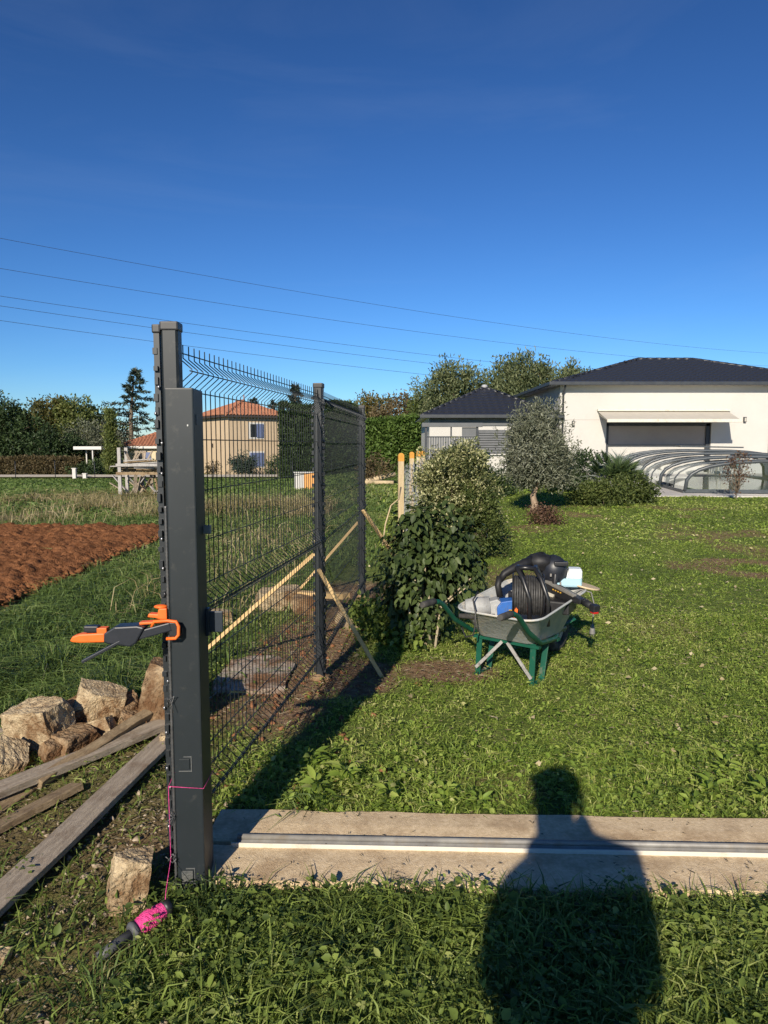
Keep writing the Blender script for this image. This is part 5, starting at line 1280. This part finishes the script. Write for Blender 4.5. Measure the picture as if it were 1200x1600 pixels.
# ------------------------------------------------------------------ grass, weeds
def scatter(n, x0, x1, y0, y1, dens):
    x = RNG.uniform(x0, x1, n); y = RNG.uniform(y0, y1, n)
    k = RNG.random(n) < dens(x, y); return x[k], y[k]
def in_frame(x, y, pad=1.3): return (np.abs(x) < .56*y+pad)
def on_strip(x, y, p=0.0):
    v = (y-2.705)+(x+.58)*math.tan(R(2.0)); return (v > -.275+p) & (v < .24-p) & (x > -.72)
def on_post(x, y): return (x > -.80) & (x < -.62) & (y > 2.38) & (y < 2.64)
def on_plough(x, y):
    return (x < SX0+.55*(fbm(x*1.8, y*1.8, 301)-.45)) & (y > 4.9) & (y < 13.3+.7*(fbm(x*1.8, y*1.8, 303)-.5)) & (RNG.random(np.shape(x)) > .035*(vnoise(x*2, y*2, 305) > .6))
def xyz(x, y, dz=0): return np.stack([x, y, hz(x, y)+dz], 1)
def weeds(name, x0, x1, y0, y1, per, size, blade_share, m, label, dens=None, hmin=.01, hmax=.07, clover=.5, mu=.42, bl=.10):
    A = (x1-x0)*(y1-y0); n = int(A*per)
    def d(x, y):
        patch = -.05+.9*fbm(x*1.7, y*1.7, 13)+.75*vnoise(x*8, y*8, 23)
        q = np.clip(patch, .14, 1)*(1-.88*soil_mask(x, y))*in_frame(x, y)
        q = q*~on_strip(x, y, .0)*~on_plough(x, y)*~on_post(x, y)
        return q*(dens(x, y) if dens else 1)
    parts = []
    # broad leaves on short stalks
    x, y = scatter(int(n*(1-blade_share)*(1-clover)), x0, x1, y0, y1, d); k = len(x)
    P = xyz(x, y); P[:, 2] += hmin+(hmax-hmin)*RNG.random(k)**1.6*(.2+1.5*vnoise(x*6, y*6, 4))
    D = unit(np.stack([RNG.normal(size=k), RNG.normal(size=k)-.15, RNG.normal(size=k)*.35+.18], 1))
    s = size*(.45+RNG.random(k)**2.5*1.3)
    base_t = mu+.5*(fbm(x*1.3, y*1.3, 31)-.5)+.35*(vnoise(x*9, y*9, 71)-.5)+RNG.normal(size=k)*.2
    parts.append((ovals(P, D, s, s*(.42+.3*RNG.random(k)), unit(rand_dirs(k, 1.6)), .2), np.clip(base_t, 0, 1)))
    # clover: three leaflets
    x, y = scatter(int(n*(1-blade_share)*clover/2.2), x0, x1, y0, y1, d); k = len(x)
    P = xyz(x, y); P[:, 2] += hmin+(hmax-hmin)*RNG.random(k)**1.4*(.2+1.5*vnoise(x*6, y*6, 4))
    a0 = RNG.random(k)*6.28; tt = np.clip(mu+.06+.5*(fbm(x*1.3, y*1.3, 31)-.5)+.35*(vnoise(x*9, y*9, 71)-.5)+RNG.normal(size=k)*.2, 0, 1); s = size*(.3+.4*RNG.random(k)); N = unit(rand_dirs(k, 2.5))
    for q in range(3):
        a = a0+q*2.094; D = unit(np.stack([np.cos(a), np.sin(a), RNG.normal(size=k)*.2], 1)); parts.append((diamonds(P, D, s, s*.85, .12, N), tt))
    # blades
    x, y = scatter(int(n*blade_share), x0, x1, y0, y1, d); k = len(x)
    D = unit(np.stack([RNG.normal(size=k)*.55, RNG.normal(size=k)*.55, .35+RNG.random(k)], 1))
    tt = np.clip(mu+.08+.5*(fbm(x*1.3, y*1.3, 31)-.5)+.35*(vnoise(x*9, y*9, 71)-.5)+RNG.normal(size=k)*.2, 0, 1)
    parts.append((blades(xyz(x, y, -.005), D, bl*(.4+.9*RNG.random(k)), .0050*(.6+.8*RNG.random(k)), .5), tt))
    return tag(leafobj(name, parts, m), label, 'weeds', kind='stuff')
weeds('foreground_weeds', -2.3, 2.4, 1.25, 2.50, 15000, .024, .42, m_weed, 'dense dark clover and broad weeds in the foreground', lambda x, y: np.where(x < -.78, .36, 1), .004, .075, .5, .42, .11)
weeds('verge_weeds', -.75, 2.8, 2.88, 3.6, 11000, .024, .42, m_leafy, 'leafy weeds along the far edge of the concrete strip', None, .004, .07, .45, .44, .08)
weeds('lawn_weeds', -1.2, 4.2, 3.6, 6.6, 10500, .018, .42, m_leafy, 'low clover and grass of the lawn beyond the concrete strip', lambda x, y: np.where(x < fence_x(y), .55, 1), .002, .050, .5, .50, .048)
weeds('bank_weeds', -3.2, -.72, 2.5, 4.6, 7500, .017, .45, m_weed, 'thin weeds and litter on the bank by the planks', lambda x, y: np.where(y < 3.1, .6, .9), .002, .05, .5, .40, .07)
# dead litter on bare ground
x, y = scatter(9000, -2.2, -.62, 1.5, 3.6, lambda x, y: in_frame(x, y)*~on_post(x, y)*.8); k = len(x)
leafobj_ = leafobj('dead_litter', [(diamonds(xyz(x, y, .006), unit(np.stack([RNG.normal(size=k), RNG.normal(size=k), RNG.normal(size=k)*.15], 1)), .022*(.4+RNG.random(k)*1.2), .006), tint(k, .45, .25))], m_dead)
tag(leafobj_, 'dry stalks and dead leaf litter on the bare earth at left', 'litter', kind='stuff')
x, y = scatter(26000, -1.2, 4.2, 2.9, 8.5, lambda x, y: in_frame(x, y)*(.05+.75*soil_mask(x, y)+.15*sm(fbm(x*1.1, y*1.1, 401), .45, .6))*~on_strip(x, y)); k = len(x)
tag(leafobj('dead_litter', [(diamonds(xyz(x, y, .004)+np.array([0, 0, 1])*RNG.random((k, 1))*.03, unit(np.stack([RNG.normal(size=k), RNG.normal(size=k), RNG.normal(size=k)*.15], 1)), .035*(.4+RNG.random(k)*1.2), .006), tint(k, .62, .22))], m_dead), 'cut dry grass lying in the lawn and on worn spots', 'litter', kind='stuff')
x, y = scatter(420, -.3, 7.5, 3.3, 15, lambda x, y: in_frame(x, y)*1.0); k = len(x)
tag(leafobj('fallen_leaves', [(diamonds(xyz(x, y, .03), unit(np.stack([RNG.normal(size=k), RNG.normal(size=k), RNG.normal(size=k)*.2], 1)), .045*(.5+RNG.random(k)), .03, .2), tint(k, .85, .2))], m_dry), 'pale fallen leaves scattered over the lawn', 'leaves', kind='stuff')
# crumbs of soil and grit lying on the concrete
x, y = scatter(380, -.6, 1.8, 2.4, 2.95, lambda x, y: on_strip(x, y, .01)*np.clip(.15+1.4*sm(np.abs(y-2.68), .1, .27), 0, 1)); k = len(x)
tag(leafobj('strip_debris', [(diamonds(np.stack([x, y, np.full(k, .040)], 1), unit(np.stack([RNG.normal(size=k), RNG.normal(size=k), np.abs(RNG.normal(size=k))*.2], 1)), .016*(.4+RNG.random(k)*1.6), .005), tint(k, .3, .25))], m_dead), 'bits of dry grass and dirt lying on the concrete strip', 'litter', kind='stuff')

def lawn(name, x0, x1, y0, y1, per, L, W, m, label, dens=None, mu=.45, cat='grass', upv=.9, bend=.4, spread=.6):
    n = int((x1-x0)*(y1-y0)*per)
    def d(x, y):
        q = in_frame(x, y, 1.5)*(1-.85*soil_mask(x, y))*np.clip(.1+.7*fbm(x*1.2, y*1.2, 17)+.6*vnoise(x*5, y*5, 19), 0, 1)*~on_plough(x, y)
        return q*(dens(x, y) if dens else 1)
    x, y = scatter(n, x0, x1, y0, y1, d); k = len(x)
    D = unit(np.stack([RNG.normal(size=k)*spread, RNG.normal(size=k)*spread, .15+upv*RNG.random(k)], 1))
    tt = np.clip(mu+.85*(fbm(x*.45, y*.45, 61)-.47)+.45*(fbm(x*3.2, y*3.2, 65)-.5)+RNG.normal(size=k)*.18, 0, 1)
    ll = L*(.4+.9*RNG.random(k))*(.5+1.0*fbm(x*3.1, y*3.1, 9))
    return tag(leafobj(name, [(blades(xyz(x, y, -.005), D, ll, W*(.6+.8*RNG.random(k)), bend), tt)], m), label, cat, kind='stuff')
lawn('lawn_grass', -.6, 6.6, 6.4, 11, 3000, .042, .009, m_leafy, 'short mown lawn grass behind the wheelbarrow', lambda x, y: (x > fence_x(y)+.05), .46, upv=.6)
lawn('lawn_grass', -.2, 11.5, 11, 19.5, 900, .055, .02, m_leafy, 'short lawn grass running up to the shrubs and pool', lambda x, y: ~((x > 6.9) & (y > 17.9)), .54, upv=.5)
lawn('lawn_grass', -1.0, 7.2, 19.5, 31, 170, .11, .05, m_leafy, 'far lawn grass in front of the low annex', lambda x, y: (y < 29)*1.0, .46, upv=.5)
# taller field grass left of the fence
lawn('field_grass', -5.4, -.55, 3.8, 9.2, 2300, .19, .0075, m_field, 'long tousled green grass between rubble and ploughed plot', lambda x, y: np.where(x < fence_x(y)-.35, np.clip(.35+.9*sm(-x, 1.0, 2.0), 0, 1), .12)*np.where((x > -2.0) & (y < 4.15), .15, 1), .40, bend=.7, spread=.55)
lawn('field_grass', -7.6, -.1, 9.2, 16, 640, .20, .014, m_field, 'field grass behind the mesh and round the ploughed plot', lambda x, y: (x < fence_x(y)-.1), .44, bend=.6, spread=.5)
lawn('field_grass', -16, .3, 16, 30, 150, .22, .035, m_field, 'far green field grass beyond the dry stalks', lambda x, y: (x < fence_x(y)+.0), .46, bend=.5, spread=.5)
lawn('field_grass', -32, 1.0, 30, 53.5, 60, .14, .08, m_field, 'distant mown field in front of the gravel drive', None, .34, bend=.5, spread=.5)
lawn('dry_field_grass', -11.5, -1.2, 13.6, 19.5, 420, .50, .010, m_dry, 'tall straw coloured dry grass beyond the ploughed plot', lambda x, y: np.clip(fbm(x*.55, y*.55, 88)*5-2.4, 0, 1)*np.where(y < 15, .35, 1), .50, upv=1.8, bend=.5, spread=.35)
lawn('dry_field_grass', -11.0, -6.3, 19.5, 23.6, 420, .42, .016, m_dry, 'dry brown grass heaped around the timber rack', lambda x, y: np.clip(fbm(x*1.1, y*1.1, 98)*2.0-.55, 0, 1), .38, upv=.9, bend=.6, spread=.6)
lawn('dry_field_grass', -2.7, -1.0, 6.2, 13, 130, .32, .008, m_dry, 'sparse dry stalks in the field behind the near panel', None, .45, upv=1.4, bend=.4, spread=.4)
# individual tussocks
TU = [(-2.35, 4.95, 'arching grass tussock above the rubble, below the clamp'), (-2.75, 4.6, 'dark grass tussock at the left picture edge'), (-1.75, 4.5, 'grass tussock behind the pointed concrete chunk'),
      (-.60, 2.33, 'long bladed tussock at the foot of the grey box post'), (-.86, 1.92, 'grass tuft beside the pink reel handle'), (-.30, 3.02, 'weed tuft at the left end of the concrete strip')]
for k, (x, y, lab) in enumerate(TU):
    t = empty('grass_tussock', (x, y, zb(x, y)), 0, lab, 'grass tussock', 'grass tussocks'); n = 230 if k < 3 else 70; L_ = .30 if k < 3 else .13
    P = RNG.normal(size=(n, 3))*(.07 if k < 3 else .05); P[:, 2] = 0; D = unit(np.stack([P[:, 0]*6+RNG.normal(size=n)*.35, P[:, 1]*6+RNG.normal(size=n)*.35, .6+.6*RNG.random(n)], 1))
    leafobj('blades', [(blades(P, D, L_*(.5+.8*RNG.random(n)), .006, .9), tint(n, .42, .22))], m_field, t)
# larger weeds along the verge
for k, (x, y, s) in enumerate([(-.30, 3.06, .08), (.02, 3.02, .07), (.28, 3.05, .06), (1.50, 3.12, .065), (1.72, 3.05, .075), (1.66, 3.32, .06), (-.18, 3.2, .08), (-.36, 3.35, .08), (.42, 2.99, .05), (1.35, 2.98, .05)]):
    t = empty('verge_weed', (x, y, zb(x, y)), 0, ['leafy weed at the left corner of the concrete strip', 'low broad weed on the far edge of the strip', 'small weed by the middle of the strip edge', 'leafy weed right of the shadow of the head', 'leafy weed at the right picture edge above the strip', 'upright weed behind the right edge weed', 'weed behind the left corner weed', 'weed in the post shadow behind the strip', 'tiny weed hanging over the strip edge', 'tiny weed right of the shadow on the strip edge'][k], 'weed', 'larger weeds along the concrete strip')
    n = 26; a = RNG.random(n)*6.28; zz = RNG.random(n)*s*1.3; P = np.stack([np.cos(a)*.015, np.sin(a)*.015, zz], 1); D = unit(np.stack([np.cos(a), np.sin(a), .1+RNG.random(n)*.8], 1))
    leafobj('leaves', [(ovals(P, D, s*(.6+.6*RNG.random(n)), s*.36, unit(rand_dirs(n, 1.5)), .35), tint(n, .48, .16))], m_leafy, t)

# ------------------------------------------------------------------ the photographer, standing behind the camera
PH = empty('person', (-.075, -.26, 0), R(-3), 'person in cap and jacket taking the picture, casting the shadow in front', 'person')
def skin(name, pts, edges, m, parent, lv=2):
    me = bpy.data.meshes.new(name); me.from_pydata([p[0] for p in pts], edges, []); me.materials.append(m)
    o = link(bpy.data.objects.new(name, me), parent); md = o.modifiers.new('skin', 'SKIN'); md.use_smooth_shade = True
    sv = me.skin_vertices[0].data
    for i, p in enumerate(pts):
        r = p[1]; sv[i].radius = r if hasattr(r, '__len__') else (r, r)
    sv[0].use_root = True
    s = o.modifiers.new('sub', 'SUBSURF'); s.levels = lv; s.render_levels = lv
    return o
m_jacket = mat('dark_work_jacket', (.05, .06, .08), (.07, .08, .10), .85, 8)
m_skin = mat('skin', (.42, .26, .19), (.46, .29, .21), .6, 10)
m_cap = mat('dark_cap', (.04, .04, .05), None, .85)
bp = [((0, 0, .90), (.235, .14)), ((0, 0, 1.10), (.225, .13)), ((0, .0, 1.28), (.205, .12)), ((0, .0, 1.41), (.19, .11)), ((-.04, .01, 1.50), (.105, .09)), ((-.07, .02, 1.58), (.085, .085)), ((-.07, .02, 1.68), (.095, .095)), ((-.07, .015, 1.755), (.08, .075)),
      ((.215, 0, 1.435), .08), ((.225, -.02, 1.12), .065), ((.145, .20, 1.32), .044), ((.085, .235, 1.50), .03),
      ((-.205, 0, 1.31), .085), ((-.21, -.02, 1.12), .06), ((-.10, .20, 1.32), .044), ((.0, .235, 1.50), .03),
      ((.10, 0, .86), .095), ((.11, .02, .48), .065), ((.11, 0, .09), .045), ((.12, .13, .035), .04),
      ((-.10, 0, .86), .095), ((-.11, .02, .48), .065), ((-.11, 0, .09), .045), ((-.12, .13, .035), .04)]
be = [(0, 1), (1, 2), (2, 3), (3, 4), (4, 5), (5, 6), (6, 7), (3, 8), (8, 9), (9, 10), (10, 11), (3, 12), (12, 13), (13, 14), (14, 15), (0, 16), (16, 17), (17, 18), (18, 19), (0, 20), (20, 21), (21, 22), (22, 23)]
skin('body', bp, be, m_jacket, PH)
mb = MB(); mb.blob((-.07, .025, 1.665), (.083, .09, .11), 16, 12); hd = mb.build('face', m_skin, PH)
mb = MB(); mb.blob((-.07, .118, 1.65), (.014, .02, .022), 8, 6); mb.build('nose', m_skin, hd)
for sx in (-1, 1):
    mb = MB(); mb.blob((sx*.096-.07, .02, 1.66), (.012, .02, .03), 8, 6); mb.build('ear', m_skin, hd)
    mb = MB(); mb.blob((sx*.03-.07, .108, 1.675), (.012, .008, .008), 8, 6); mb.build('eye', m_white, hd)
mb = MB(); mb.blob((.0, -.01, 1.475), (.175, .10, .085), 16, 10); mb.build('collar', m_jacket, PH)
mb = MB(); mb.blob((-.07, .015, 1.735), (.115, .115, .085), 18, 10); c_ = mb.build('cap', m_cap, PH)
mb = MB(); mb.blob((-.10, .11, 1.715), (.085, .08, .012), 14, 6); mb.build('brim', m_cap, c_)
for sx, x0 in ((1, .095), (-1, -.005)):
    for q in range(4):
        mb = MB(); z = 1.525+.018*q; mb.tube([(x0, .235, z-.02), (x0+sx*.012, .238, z), (x0+sx*.006-sx*.022, .243, z+.005)], [.009, .008, .007], 7); mb.build('finger', m_skin, PH)
    mb = MB(); mb.tube([(x0, .228, 1.50), (x0-sx*.012, .222, 1.53), (x0-sx*.02, .222, 1.56)], [.011, .010, .008], 7); mb.build('thumb', m_skin, PH)
ph = empty('phone', (-.065, -.028, 1.575), 0, 'dark phone held up by the person taking the picture', 'phone')
mb = MB(); mb.box((0, 0, 0), (.072, .008, .148)); mb.build('case', m_black, ph, .003)
mb = MB(); mb.box((0, -.005, 0), (.066, .002, .14)); mb.build('screen', m_win, ph)
